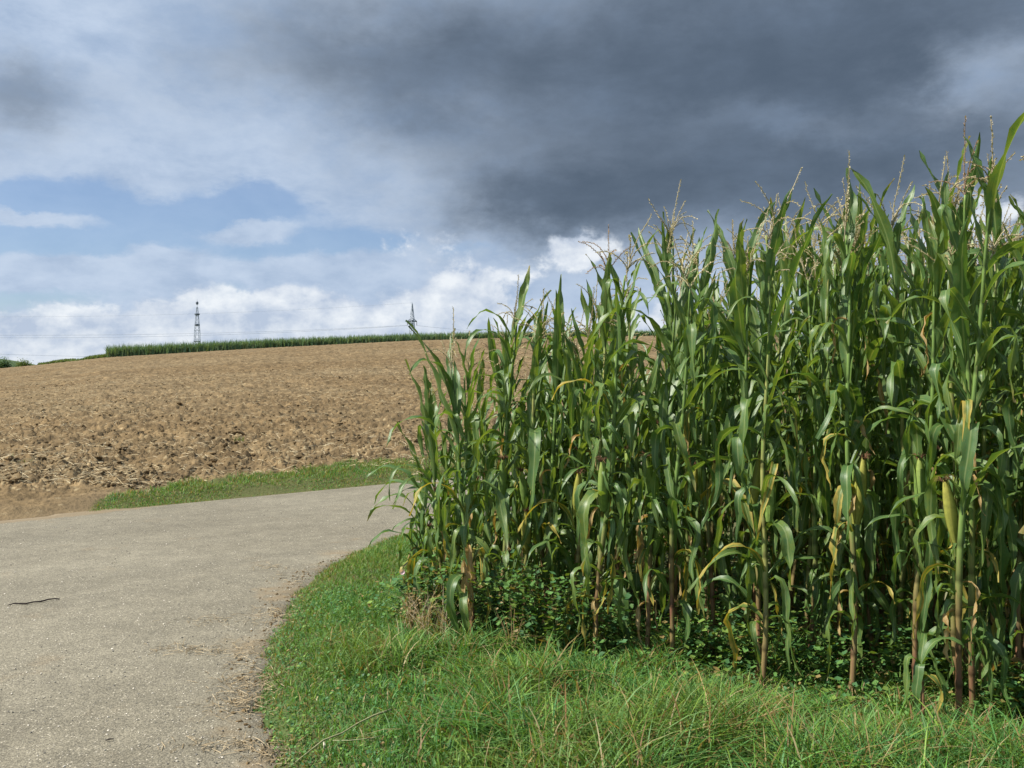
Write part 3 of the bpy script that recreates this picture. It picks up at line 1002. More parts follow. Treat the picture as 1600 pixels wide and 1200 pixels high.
def leaf_mesh(kind, seed, ns=14, nc=5):
    r = np.random.default_rng(seed)
    s = np.linspace(0, 1, ns)
    L, W, twist, drift = 0.78, 0.043, r.normal(0, 0.6), r.normal(0, 0.55)
    if kind == 'erect':
        L = r.uniform(0.50, 0.80); th0, th1 = math.radians(r.uniform(76, 86)), math.radians(r.uniform(45, 74))
        th_ = th0 + (th1 - th0) * s ** 1.5; W = r.uniform(0.032, 0.043)
    elif kind == 'arch':
        L = r.uniform(0.70, 0.95); th0, th1 = math.radians(r.uniform(60, 76)), math.radians(r.uniform(-85, -45))
        th_ = th0 + (th1 - th0) * smooth(0.05, 1.0, s) ** 1.1; W = r.uniform(0.024, 0.042)
    elif kind == 'fold':
        L = r.uniform(0.55, 0.85); b = r.uniform(0.14, 0.42); th0 = math.radians(r.uniform(60, 80)); th1 = math.radians(r.uniform(-96, -74)); twist *= 1.8
        th_ = th0 + (th1 - th0) * smooth(b - 0.10, b + 0.14, s); W = r.uniform(0.022, 0.042)
    elif kind == 'droop':
        L = r.uniform(0.50, 0.80); th0 = math.radians(r.uniform(35, 70)); th1 = math.radians(r.uniform(-100, -84))
        th_ = th0 + (th1 - th0) * smooth(0.0, 0.55, s); W = r.uniform(0.020, 0.044); twist *= 2.4
    else:
        L = r.uniform(0.35, 0.60); th0 = math.radians(r.uniform(0, 35)); th1 = math.radians(-88)
        th_ = th0 + (th1 - th0) * smooth(0.0, 0.35, s); W = r.uniform(0.016, 0.030); twist *= 3.0
    wv = {'erect': 0.10, 'arch': 0.22, 'fold': 0.28, 'droop': 0.34, 'dead': 0.5}[kind]
    th_ = th_ + wv * np.sin(s * r.uniform(6, 13) + r.uniform(0, 6)) * s
    yaw = drift * s ** 1.5 + 1.6 * wv * np.sin(s * r.uniform(4, 9) + r.uniform(0, 6)) * s
    T = np.stack([np.cos(th_) * np.cos(yaw), np.cos(th_) * np.sin(yaw), np.sin(th_)], -1)
    C = np.vstack([[0, 0, 0], np.cumsum((T[1:] + T[:-1]) / 2 * (L / (ns - 1)), 0)])
    S = np.stack([-np.sin(yaw), np.cos(yaw), 0 * yaw], -1)
    N = np.cross(T, S)
    ro = twist * s ** 1.3
    S2 = S * np.cos(ro)[:, None] + N * np.sin(ro)[:, None]
    N2 = np.cross(T, S2)
    w = W * np.minimum(1, 0.50 + 2.2 * s) * np.clip(1 - s ** 2.6, 0, 1) ** 0.75
    w = w * (1 + 0.15 * r.normal(0, 1, ns) * smooth(0.2, 0.5, s))
    w[-1] = 0.001
    fold = np.interp(s, [0, 0.3, 1], [0.75, 0.28, 0.35]) * (1.0 if kind != 'dead' else 1.8)
    if kind == 'erect': fold = fold * 1.25
    ph, kf = r.uniform(0, 6.28, 2), r.uniform(14, 26)
    amp = (0.013 if kind != 'dead' else 0.014) * smooth(0.08, 0.3, s)
    cols = np.linspace(-1, 1, nc)
    V, UV = [], []
    for c in cols:
        rise = np.abs(c) * np.sin(fold) * w
        und = amp * (np.abs(c) ** 1.6) * np.sin(kf * s + ph[0 if c < 0 else 1])
        V.append(C + S2 * (c * w * np.cos(fold))[:, None] + N2 * (-1 * (rise + und))[:, None] * -1)
        UV.append(np.stack([np.full(ns, (c + 1) / 2), s], -1))
    V = np.stack(V, 1).reshape(-1, 3); UV = np.stack(UV, 1).reshape(-1, 2)
    return V, grid_quads(ns, nc), UV


KINDS = {'erect': 16, 'arch': 18, 'fold': 24, 'droop': 20, 'dead': 10}
LEAF, LOW = {}, {}
for ki, (kd, cnt) in enumerate(KINDS.items()):
    LEAF[kd] = []; LOW[kd] = []
    for i in range(cnt):
        v, q, uv = leaf_mesh(kd, 1000 * ki + i)
        mats = {'dead': M_DEAD}.get(kd, M_LEAF)
        m = mesh_np('leaf', v, q, None, [mats], True, None, uv)
        my = mesh_np('leaf', v, q, None, [M_YELLOW], True, None, uv)
        LEAF[kd].append((m, my))
        LOW[kd].append(leaf_mesh(kd, 1000 * ki + i, 8, 3))


def stalk_mesh(seed, n=15):
    """One metre-high unit stalk is scaled later; nodes sit at fixed fractions."""
    r = np.random.default_rng(seed)
    zs, rad = [0.0], [0.0155]
    nodes = np.linspace(0.02, 1.0, n + 1) ** 0.95
    for i in range(n):
        a, b = nodes[i], nodes[i + 1]
        r0 = np.interp(a, [0, 0.5, 1], [0.0145, 0.0095, 0.0042])
        zs += [a - 0.004, a + 0.002, a + 0.010, a + (b - a) * 0.45, b - 0.012]
        sheath = 1.22 if a > 0.2 else 1.0
        rad += [r0 * 1.22, r0 * 1.30, r0 * sheath, r0 * sheath * 0.97, r0 * sheath * 1.02]
    zs.append(1.0); rad.append(0.0045)
    zs, rad = np.array(zs), np.array(rad)
    o = np.argsort(zs); zs, rad = zs[o], rad[o]
    ax, ay = r.normal(0, 0.03, 2)
    px = ax * zs ** 2 + 0.006 * np.sin(zs * 9 + r.uniform(0, 6)); py = ay * zs ** 2 + 0.006 * np.sin(zs * 8 + r.uniform(0, 6))
    px -= px[0]; py -= py[0]
    H = 2.2
    mb = MB()
    ring = np.array([0.45, 0.55, 0.80, 1.0, 1.12])
    cl_ = np.concatenate([[0.6], np.tile(ring, n), [1.0]])[o]
    mb.tube(np.stack([px * H, py * H, zs * H], -1), rad, 7, np.concatenate([np.repeat(cl_, 7), [0.6, 1.0]])[:, None] * np.ones(3))
    for k in range(7):                                    # prop roots
        a = k * 0.9 + r.uniform(0, 0.4)
        mb.tube([(0.012 * math.cos(a), 0.012 * math.sin(a), 0.055), (0.035 * math.cos(a), 0.035 * math.sin(a), 0.0), (0.045 * math.cos(a), 0.045 * math.sin(a), -0.05)], [0.003, 0.003, 0.002], 4)
    return mb.mesh('stalk', [M_STALK], True, True), nodes, (ax, ay)


STALKS = [stalk_mesh(50 + i) for i in range(9)]


def ear_mesh(seed):
    r = np.random.default_rng(seed)
    mb = MB()
    L = r.uniform(0.20, 0.27); RR = r.uniform(0.019, 0.026)
    s = np.linspace(0, 1, 12)
    prof = RR * np.clip(np.sin(np.pi * np.clip(s * 0.80 + 0.14, 0, 1)) ** 0.75, 0.05, 1)
    n = 14
    th_ = np.arange(n) * 2 * math.pi / n
    gcol = np.array(r.choice([0, 1]) * np.array([0.09, 0.0, -0.01]) + np.array([0.19, 0.29, 0.070]))
    V = []; Cc = []
    for i in range(12):
        ri = prof[i] * (1 + 0.045 * np.sin(th_ * 5 + s[i] * 3))
        V.append(np.stack([ri * np.cos(th_), ri * np.sin(th_), np.full(n, s[i] * L)], -1))
        Cc.append(np.clip(gcol[None] * (1 + 0.12 * np.sin(th_ * 5 + 1))[:, None] + 0.07 * s[i] ** 3 * np.array([1.4, 0.8, 0.2]), 0.01, 1))
    mb.add(np.concatenate(V), grid_quads(12, n, 0, True), None, np.concatenate(Cc))
    for k in range(5):                                    # overlapping husk leaves with free tips
        a0 = r.uniform(0, 6.28); wd = r.uniform(0.5, 0.8)
        L2 = L * r.uniform(0.75, 1.12)
        q = np.linspace(0, 1, 7)
        rows = []
        for i, f in enumerate(q):
            rad_ = np.interp(f * L2 / L, s, prof) + 0.003 + 0.018 * max(0, f - 0.8) * (1 + k % 2 * 2)
            w_ = wd * (1 - f ** 2.5) + 0.02
            for e in (-1, 0, 1):
                a = a0 + e * w_
                rows.append((rad_ * math.cos(a), rad_ * math.sin(a), f * L2))
        mb.add(rows, grid_quads(7, 3), None, gcol * r.uniform(0.8, 1.15))
    h = mb.mesh('ear', [M_HUSK])
    mb = MB()
    for k in range(26):
        a = r.uniform(0, 6.28); l = r.uniform(0.02, 0.06); o = r.uniform(0.3, 1.3)
        b = np.array([0.005 * math.cos(a), 0.005 * math.sin(a), L * 0.965])
        mb.tube([b, b + np.array([math.cos(a) * o * 0.012, math.sin(a) * o * 0.012, l * 0.5]), b + np.array([math.cos(a) * o * 0.03, math.sin(a) * o * 0.03, l * (0.9 - 0.5 * o)])], [0.0016, 0.0012, 0.0006], 3, (0.13, 0.065, 0.035), False)
    return h, mb.mesh('silk', [M_SILK])


EARS = [ear_mesh(300 + i) for i in range(7)]


def tassel_mesh(seed):
    r = np.random.default_rng(seed)
    mb = MB()
    base = np.array([(0.48, 0.42, 0.24), (0.52, 0.46, 0.30), (0.40, 0.34, 0.20), (0.40, 0.29, 0.20)][seed % 4])
    Lc = r.uniform(0.30, 0.40)
    lean = r.normal(0, 0.18, 2)

    def branch(p0, d0, L, sag):
        k = max(5, int(L / 0.03)); pts = [np.array(p0)]; d = np.array(d0, float)
        for i in range(k):
            d = d / np.linalg.norm(d); pts.append(pts[-1] + d * L / k); d = d + np.array([0, 0, -sag / k * 1.6]) + r.normal(0, 0.05, 3)
        pts = np.array(pts)
        mb.tube(pts, np.linspace(0.0028, 0.0016, len(pts)), 3, base * 0.9, False)
        n = int(L / 0.008)
        for i in range(n):                                # spikelets
            f = (i + 0.5) / n
            if f < 0.12: continue
            p = np.array([np.interp(f * k, np.arange(k + 1), pts[:, j]) for j in range(3)])
            j = min(int(f * k), k - 1); dd = pts[j + 1] - pts[j]; dd /= np.linalg.norm(dd)
            sd = np.cross(dd, r.normal(size=3)); sd /= np.linalg.norm(sd)
            l = r.uniform(0.009, 0.015); w = 0.0034
            ot = np.cross(dd, sd)
            tip = p + dd * l * 0.8 + sd * l * 0.55
            mid = p + dd * l * 0.35 + sd * l * 0.4
            mb.add([p, mid + ot * w, tip, mid - ot * w], [(0, 1, 2, 3)], None, base * r.uniform(0.7, 1.35))
    top = np.array([lean[0], lean[1], 1.0])
    branch((0, 0, 0), top, Lc, r.uniform(-0.2, 0.35))
    for k in range(r.integers(5, 10)):
        a = r.uniform(0, 6.28); z = r.uniform(0.02, 0.11); op = r.uniform(0.25, 0.95)
        branch((lean[0] * z, lean[1] * z, z), (math.cos(a) * op, math.sin(a) * op, 1.0), r.uniform(0.14, 0.24), r.uniform(0.1, 1.7))
    return mb.mesh('tassel', [M_TASSEL])


TASSELS = [tassel_mesh(700 + i) for i in range(10)]


def plan_plant(r, H, low_leaves=True, ears=1, lush=1.0, face=None):
    """Lists the parts of one corn plant: (kind, key, local matrix)."""
    st = int(r.integers(len(STALKS)))
    me, nodes, (ax, ay) = STALKS[st]
    hs = (H - 0.30) / 2.2                                # stalk scale; tassel stands on top
    parts = [('stalk', st, Matrix.Diagonal((0.85 + 0.15 * hs, 0.85 + 0.15 * hs, hs, 1)))]
    az0 = r.uniform(0, 6.28)
    sxy = 0.85 + 0.15 * hs

    def at(f): return Vector((ax * f * f * 2.2 * sxy, ay * f * f * 2.2 * sxy, f * 2.2 * hs))
    n = len(nodes) - 1
    ear_nodes = [6, 5][:ears] if r.uniform() < 0.6 else [5, 6][:ears]
    for i in range(1, n):
        f = nodes[i + 1] - 0.012 if i < n - 1 else nodes[i]
        az = az0 + math.pi * i + r.normal(0, 0.35)
        z = f * 2.2 * hs
        if z < 0.30 and (not low_leaves or r.uniform() < 0.4): continue
        g = i / n
        if g < 0.26:
            if not low_leaves and r.uniform() < 0.65: continue
            kd = r.choice(['dead', 'droop', 'droop', 'droop', 'fold'])
        elif g < 0.50: kd = r.choice(['droop', 'droop', 'fold', 'fold', 'arch'])
        elif g < 0.72: kd = r.choice(['fold', 'arch', 'erect', 'erect', 'droop'])
        else: kd = r.choice(['erect', 'erect', 'erect', 'arch', 'fold'], p=[0.25, 0.25, 0.18, 0.16, 0.16])
        
        sc = np.interp(g, [0.1, 0.45, 0.75, 0.9, 1.0], [0.75, 0.95, 0.95, 0.78, 0.50]) * r.uniform(0.62, 1.12) * (0.85 + 0.15 * hs) * lush
        yel = kd != 'dead' and g < 0.5 and r.uniform() < (0.18 if g < 0.3 else 0.04)
        M = Matrix.Translation(at(f)) @ Matrix.Rotation(az, 4, 'Z') @ Matrix.Rotation(r.normal(0, 0.10), 4, 'X') @ Matrix.Diagonal((sc, sc, sc, 1)) @ Matrix.Translation((0.005, 0, 0))
        parts.append(('leaf', (str(kd), int(r.integers(KINDS[kd])), bool(yel)), M))
        if i in ear_nodes and low_leaves:
            e = int(r.integers(len(EARS)))
            M = Matrix.Translation(at(f - 0.045)) @ Matrix.Rotation(az + r.normal(0, 0.3) if face is None else face + r.normal(0, 0.5), 4, 'Z') @ Matrix.Translation((0.016, 0, 0)) @ Matrix.Rotation(r.uniform(0.06, 0.36), 4, 'Y') @ Matrix.Scale(r.uniform(0.95, 1.35), 4)
            parts.append(('ear', e, M))
    if low_leaves:
        for _ in range(13):
            f = float(nodes[int(r.integers(2, 13))])
            if f * 2.2 * hs < 0.25: continue
            kd = r.choice(['droop', 'arch', 'fold', 'dead'], p=[0.42, 0.20, 0.30, 0.08])
            sc = r.uniform(0.45, 0.85)
            M = Matrix.Translation(at(f)) @ Matrix.Rotation(r.uniform(0, 6.28), 4, 'Z') @ Matrix.Rotation(r.normal(0, 0.2), 4, 'X') @ Matrix.Diagonal((sc, sc * 0.85, sc, 1)) @ Matrix.Translation((0.005, 0, 0))
            parts.append(('leaf', (str(kd), int(r.integers(KINDS[kd])), bool(kd != 'dead' and f < 0.45 and r.uniform() < 0.09)), M))
    parts.append(('tassel', int(r.integers(len(TASSELS))), Matrix.Translation(at(0.985)) @ Matrix.Rotation(r.uniform(0, 6.28), 4, 'Z') @ Matrix.Scale(r.uniform(1.0, 1.2), 4)))
    return parts


def place_plant(x, y, rz, tilt, parts, label):
    root = empty('corn_plant', (x, y, float(ground_z(x, y)) - 0.01), rz)
    root.rotation_euler = (tilt[0], tilt[1], rz)
    for kd, key, M in parts:
        if kd == 'stalk': me = STALKS[key][0]
        elif kd == 'leaf': me = LEAF[key[0]][key[1]][1 if key[2] else 0]
        elif kd == 'ear': me = EARS[key][0]
        else: me = TASSELS[key]
        o = bpy.data.objects.new(kd, me)
        o.parent = root
        o.matrix_local = M
        COL.objects.link(o)
        if kd == 'leaf' and key[2]: o['label'] = 'yellowing leaf'
        if kd == 'leaf' and key[0] == 'dead': o['label'] = 'withered brown leaf'
        if kd == 'ear':
            q = bpy.data.objects.new('silk', EARS[key][1]); q.parent = o; COL.objects.link(q)
    tag(root, label, 'corn plant', 'corn plants of the crop')
    return root


def px_ground(px, py):
    d = F * (EYE - 0.04) / (py - 600)
    return (px - 800) / F * d, d


# front plants one by one, from the photograph: base pixel, tassel tip row, ears, label
FRONT = [
    (656, 960, 690, 1, 'shortest corn plant at the tip of the crop, leaning towards the asphalt'),
    (676, 955, 640, 1, 'short leafy corn plant next to the one at the tip of the crop'),
    (694, 975, 578, 1, 'corn plant standing in the dry weeds near the tip of the crop'),
    (737, 1010, 520, 0, 'corn plant with an orange withered leaf bundle hanging to the ground'),
    (778, 985, 440, 1, 'slim corn plant whose tassel rises far above its short neighbours'),
    (820, 990, 470, 2, 'corn plant with two yellowish ears low above the weed bush'),
    (858, 975, 482, 1, 'corn plant with a rusty stalk rising from the leafy weed bush'),
    (890, 1000, 470, 1, 'corn plant just left of the brown stalk with a yellow hanging leaf'),
    (930, 1036, 362, 1, 'corn plant with brown lower stalk and a yellow leaf hanging beside it'),
    (1010, 1030, 390, 2, 'corn plant with thick green stalk and two stacked ears facing the grass'),
    (1050, 1040, 385, 0, 'thin corn plant with a pale withered leaf hanging to the grass'),
    (1112, 1030, 350, 1, 'corn plant between a withered-leaf plant and a thin brown stalk'),
    (1190, 1082, 290, 1, 'corn plant with thin brown stalk and a leaf with yellow tip'),
    (1262, 1045, 300, 1, 'corn plant set back between the thin brown and red stalks'),
    (1330, 1092, 282, 1, 'corn plant with red stalk foot and one big bright ear'),
    (1366, 1048, 330, 0, 'corn plant leaning close beside the red-footed plant with big ear'),
    (1438, 1040, 300, 1, 'corn plant over the bare gap behind the young sprout'),
    (1498, 1148, 225, 1, 'front corn plant with ragged curling leaves and a purple-brown foot'),
    (1532, 1105, 250, 1, 'corn plant with one broad pale leaf hanging in front of its stalk'),
    (1562, 1060, 260, 1, 'corn plant with a yellow-brown stalk behind the broad hanging leaf'),
    (1592, 1120, 180, 1, 'tallest corn plant at the edge of the picture, tassel above all others'),
]
rp = np.random.default_rng(21)
taken = []
for px, py, top, ears, lab in FRONT:
    x, y = px_ground(px, py)
    H = EYE + (600 - top) / F * y
    r1 = np.random.default_rng(9000 + px)
    parts = [p for p in plan_plant(r1, H, True, ears, 1.0, -1.9) if p[0] != 'ear']
    for j in range(ears):
        big = 1.35 if 'big bright ear' in lab else 1.15
        zc = min(0.98, 0.42 * H) - 0.27 * j
        parts.append(('ear', int(r1.integers(len(EARS))), Matrix.Translation((0, 0, zc - 0.12)) @ Matrix.Rotation(-1.75 + r1.normal(0, 0.45), 4, 'Z') @ Matrix.Translation((0.018, 0, 0)) @ Matrix.Rotation(r1.uniform(0.05, 0.32), 4, 'Y') @ Matrix.Scale(big, 4)))
    for j in range(9):
        kd = str(r1.choice(['droop', 'fold', 'droop', 'arch', 'dead'], p=[0.3, 0.25, 0.2, 0.15, 0.1])); sc = r1.uniform(0.45, 0.8)
        M = Matrix.Translation((0, 0, r1.uniform(0.30, 1.5) * H / 2.6)) @ Matrix.Rotation(r1.uniform(-3.9, 0.8), 4, 'Z') @ Matrix.Rotation(r1.normal(0, 0.2), 4, 'X') @ Matrix.Diagonal((sc, sc * 0.9, sc, 1)) @ Matrix.Translation((0.004, 0, 0))
        parts.append(('leaf', (kd, int(r1.integers(KINDS[kd])), bool(kd != 'dead' and r1.uniform() < 0.12)), M))
    if 'orange withered' in lab:
        for k in range(4):
            parts.append(('leaf', ('dead', k + 1, False), Matrix.Translation((0, 0, 0.50 + 0.03 * k)) @ Matrix.Rotation(-2.0 + 0.3 * k, 4, 'Z') @ Matrix.Diagonal((0.5, 1.2, 1.15, 1))))
    if 'leaf with yellow tip' in lab or 'yellow leaf hanging' in lab or 'pale withered' in lab:
        rr_ = -2.6 if 'tip' in lab else -0.7
        parts.append(('leaf', ('arch' if 'tip' in lab else 'fold', 2, True), Matrix.Translation((0, 0, 0.55)) @ Matrix.Rotation(rr_, 4, 'Z') @ Matrix.Scale(0.62, 4)))
    if 'broad pale leaf' in lab:
        parts.append(('leaf', ('droop', 3, False), Matrix.Translation((0, 0, 0.92)) @ Matrix.Rotation(-1.75, 4, 'Z') @ Matrix.Scale(1.15, 4)))
    if 'leaning towards' in lab:
        parts.append(('leaf', ('arch', 5, False), Matrix.Translation((0, 0, 0.78)) @ Matrix.Rotation(math.pi * 0.97, 4, 'Z') @ Matrix.Scale(0.72, 4)))
    place_plant(x, y, 0.0, (rp.normal(0, 0.035), rp.normal(0, 0.045) - (0.05 if 'leaning towards' in lab else 0)), parts, lab)
    taken.append((x, y))

# the crop behind
rows = []
for k in range(0, 18):
    off = 0.14 + 0.46 * k
    s0 = -6.0
    for s in np.arange(s0, 12.0, 0.165):
        p = FR0 + RD * (s + rp.normal(0, 0.05)) + ND * (off + rp.normal(0, 0.07))
        x, y = p
        if not (x - y > FR0[0] - FR0[1] - 0.12): continue
        if y < 1.2 or x > 0.64 * y + 2.2 or x > 9.5: continue
        if min((x - a) ** 2 + (y - b) ** 2 for a, b in taken) < 0.12 ** 2: continue
        if k == 0 and rp.uniform() < 0.35 and x > 0.1: continue
        if rp.uniform() < 0.08: continue
        u = x / y
        rows.append((y + 0.25 * k, x, y, k, u < 0.575))
rows.sort()
things = [r for r in rows if r[4]][:279]
ids = set(map(id, things))
LAB = {0: 'green corn plant squeezed in just behind the front plants of the crop', 1: 'tall corn plant standing in the second rank behind the front plants',
       2: 'tall corn plant in the third rank, mostly leaves and tassel showing', 3: 'tall corn plant well inside the crop, leaves and tassel showing'}
RANK = ['corn plant right behind', 'second-rank corn plant behind', 'third-rank corn plant behind', 'fourth-rank corn plant behind']
NEAR = ['the shortest plant at the crop tip', 'the short leafy plant at the crop tip', 'the plant in the dry weeds', 'the plant with the orange leaf bundle',
        'the slim plant with the high tassel', 'the plant with two yellowish ears', 'the plant with the rusty stalk', 'the plant beside the yellow hanging leaf',
        'the plant with brown lower stalk and yellow leaf', 'the thick green stalk with two ears', 'the thin plant with the pale withered leaf', 'the plant right of the withered leaf',
        'the thin brown stalk with yellow leaf tip', 'the set-back plant between brown and red stalks', 'the red-footed plant with one big ear', 'the leaning plant beside the big ear',
        'the plant above the young sprout', 'the purple-brown foot with ragged leaves', 'the plant with the broad hanging leaf', 'the yellow-brown stalk near the broad leaf', 'the tallest plant at the picture edge']
for _, x, y, k, _v in things:
    corner = max(0.0, min(1.0, ((x - y) - (FR0[0] - FR0[1])) / 2.3))
    H = (1.60 + 0.90 * corner + rp.normal(0, 0.10)) + 0.10 * min(1, max(0, x / 2.0))
    lab = LAB.get(k, 'corn plant deep in the crop with only its top leaves and tassel showing')
    if True:
        j = min(range(len(FRONT)), key=lambda i: abs(taken[i][0] / taken[i][1] - x / y))
        lab = (RANK[k] if k < 4 else 'inner corn plant behind') + ' ' + NEAR[j]
    place_plant(x, y, rp.uniform(0, 6.28), (rp.normal(0, 0.05), rp.normal(0, 0.05)), plan_plant(rp, H, k < 4, 1, 1.0), lab)

byl = {}
for o in COL.objects:
    if o.get('category') == 'corn plant': byl.setdefault(o['label'], []).append(o)
for lab, os_ in byl.items():
    if len(os_) in (2, 3):
        os_.sort(key=lambda o: o.location.x / o.location.y)
        for o, e in zip(os_, (', nearer the road', ', farther from road') if len(os_) == 2 else (', nearest the road', ', in the middle', ', farthest from road')):
            o['label'] = lab + e

# corn beyond what one can single out: one joined crop
mbs = {'leaf': ([], [], [], []), }
V, Q, UVs, MI, n = [], [], [], [], 0
TV, TQ, nt = [], [], 0
for r_ in rows:
    if id(r_) in ids: continue
    _, x, y, k, _v = r_
    root = Matrix.Translation((x, y, float(ground_z(x, y)))) @ Matrix.Rotation(rp.uniform(0, 6.28), 4, 'Z')
    for kd, key, M in plan_plant(rp, 2.60 + rp.normal(0, 0.1), k < 2, 0, 1.0):
        W = np.array(root @ M)
        if kd == 'leaf':
            v, q, uv = LOW[key[0]][key[1]]
            V.append(v @ W[:3, :3].T + W[:3, 3]); Q.append(q + n); UVs.append(uv); n += len(v)
            MI.append(np.full(len(q), 1 if key[0] == 'dead' else 0))
        elif kd == 'stalk':
            a = np.arange(4) * math.pi / 2
            zz = np.array([0, 1.1, 2.2]); rd = np.array([0.014, 0.011, 0.005])
            v = np.stack([rd[:, None] * np.cos(a), rd[:, None] * np.sin(a), np.repeat(zz[:, None], 4, 1)], -1).reshape(-1, 3)
            V.append(v @ W[:3, :3].T + W[:3, 3]); q = grid_quads(3, 4, 0, True); Q.append(q + n); UVs.append(np.full((len(v), 2), 0.4)); n += len(v)
            MI.append(np.full(len(q), 0))
tag(obj('corn_crop', mesh_np('corn_crop', np.vstack(V), np.vstack(Q), None, [M_LEAF, M_DEAD], True, None, np.vstack(UVs), np.concatenate(MI))),
    'dense mass of green corn continuing behind the plants in front', 'corn crop', kind='stuff')

# ------------------------------------------------------------------ young sprout before the crop
x, y = px_ground(1440, 1158)
sp = empty('corn_sprout', (x, y, float(ground_z(x, y))))
mb = MB(); mb.tube([(0, 0, -0.02), (0.005, 0, 0.14), (0.0, 0, 0.30)], [0.013, 0.010, 0.006], 7)
obj('stalk', mb.mesh('stalk', [M_STALK], True, True), sp)
for i, (az, z, sc, kd, yel) in enumerate(((0.3, 0.22, 0.44, 'droop', False), (3.3, 0.26, 0.44, 'fold', False), (-1.3, 0.24, 0.46, 'droop', True), (-2.2, 0.28, 0.42, 'fold', False), (1.2, 0.29, 0.40, 'arch', False), (-0.5, 0.29, 0.46, 'fold', False), (0.1, 0.30, 0.48, 'arch', False))):
    o = obj('leaf', LEAF[kd][(i * 3 + 1) % KINDS[kd]][1 if yel else 0], sp)
    o.matrix_local = Matrix.Translation((0, 0, z)) @ Matrix.Rotation(az, 4, 'Z') @ Matrix.Diagonal((sc, sc * 1.5, sc, 1))
tag(sp, 'young corn sprout with drooping yellow-edged leaves low in the grass before the crop', 'corn plant', 'corn plants of the crop')

# fallen leaf and fallen stalk
o = obj('fallen_leaf', LEAF['dead'][6][0]); x, y = px_ground(1530, 1108)
o.matrix_world = Matrix.Translation((x, y - 0.10, 0.20)) @ Matrix.Rotation(0.05, 4, 'Z') @ Matrix.Rotation(-1.35, 4, 'Y') @ Matrix.Diagonal((1.1, 1.7, 1.1, 1))
tag(o, 'pale dry corn leaf lying flat between the stalk feet near the sprout', 'leaf')


def on_px(pts, lift=0.0):
    out = []
    for px, py in pts:
        x, y = px_ground(px, py); out.append((x, y, float(ground_z(x, y)) + lift))
    return np.array(out)


fs = empty('fallen_stalk', tuple(on_px([(500, 1168)])[0]))
b0 = np.array(fs.location)
mb = MB()
p = on_px([(462, 1198), (485, 1183), (505, 1170), (535, 1162), (560, 1150), (585, 1141), (611, 1133)], 0.05)
mb.tube(p - b0, [0.002, 0.003, 0.004, 0.0035, 0.0032, 0.0042, 0.006], 6, (0.24, 0.24, 0.12))
obj('stem', mb.mesh('stem', [M_DRY]), fs)
mb = MB()
p = on_px([(520, 1172), (545, 1175), (580, 1175), (612, 1170)], 0.05)
mb.tube(p - b0, [0.002, 0.002, 0.0018, 0.0008], 5, (0.27, 0.28, 0.15))
obj('side_shoot', mb.mesh('side_shoot', [M_DRY]), fs)
mb = MB()
c = on_px([(506, 1176)], 0.06)[0] - b0
mb.tube([c, c + (0.004, -0.006, -0.012), c + (0.002, -0.010, -0.026)], [0.003, 0.006, 0.001], 5, (0.50, 0.46, 0.34))
obj('bract', mb.mesh('bract', [M_DRY], False), fs)
tag(fs, 'pale fallen plant stalk with a side shoot lying across the short grass', 'stalk')

# stick on the asphalt
def px_road(px, py):
    d = F * (EYE - 0.012) / (py - 600); return ((px - 800) / F * d, d, 0.016)


st = empty('stick', px_road(50, 942)); b0 = np.array(st.location)
mb = MB()
pp = np.array([px_road(*q) for q in ((12, 946.5), (22, 944.5), (40, 944), (52, 942.5), (64, 941), (76, 938.5), (86, 936.8), (93, 936.8))])
pp[:, 2] += np.array([0, 0.004, 0.0, 0.005, 0.002, 0.006, 0.003, 0.0])
mb.tube(pp - b0, [0.003, 0.0050, 0.006, 0.0052, 0.006, 0.0052, 0.005, 0.0035], 7, (0.035, 0.026, 0.024))
obj('bark', mb.mesh('bark', [M_DRY]), st)
mb = MB()
mb.tube([pp[2] - b0, pp[2] - b0 + (0.012, -0.012, 0.008)], [0.004, 0.002], 5, (0.05, 0.036, 0.03))
obj('twig_stub', mb.mesh('twig_stub', [M_DRY]), st)
tag(st, 'thin crooked dark stick lying alone on the pale asphalt', 'stick')
mb = MB()
a, b = np.array(px_road(165, 1158)), np.array(px_road(178, 1156))
mb.tube([a, (a + b) / 2 + (0, 0, 0.003), b], [0.003, 0.0035, 0.002], 6, (0.06, 0.05, 0.04))
tag(obj('twig', mb.mesh('twig', [M_DRY])), 'tiny dark twig on the asphalt nearest the camera', 'twig')

# ------------------------------------------------------------------ weeds at the tip of the crop
def weed_mesh(seed, h, spread, dry=False):
    r = np.random.default_rng(seed)
    mb = MB(); lv = []
    for k in range(r.integers(6, 10)):
        a = r.uniform(0, 6.28); o = r.uniform(0.1, 1.0) * spread; hh = h * r.uniform(0.6, 1.0)
        p = np.array([(0, 0, 0), (0.4 * o * math.cos(a), 0.4 * o * math.sin(a), hh * 0.5), (o * math.cos(a), o * math.sin(a), hh)])
        f = np.linspace(0, 1, 7)
        c = np.stack([np.interp(f, [0, 0.5, 1], p[:, j]) for j in range(3)], -1)
        mb.tube(c, np.linspace(0.0028, 0.0010, 7), 4, (0.30, 0.21, 0.10) if dry else (0.10, 0.10, 0.04), False)
        for j in range(int(46 if not dry else 8)):
            g = r.uniform(0.15, 1.0)
            q = np.array([np.interp(g, f, c[:, j2]) for j2 in range(3)]) + r.normal(0, 0.030, 3)
            lv.append(q)
    lv = np.array(lv)
    k = len(lv)
    return mb, lv, k


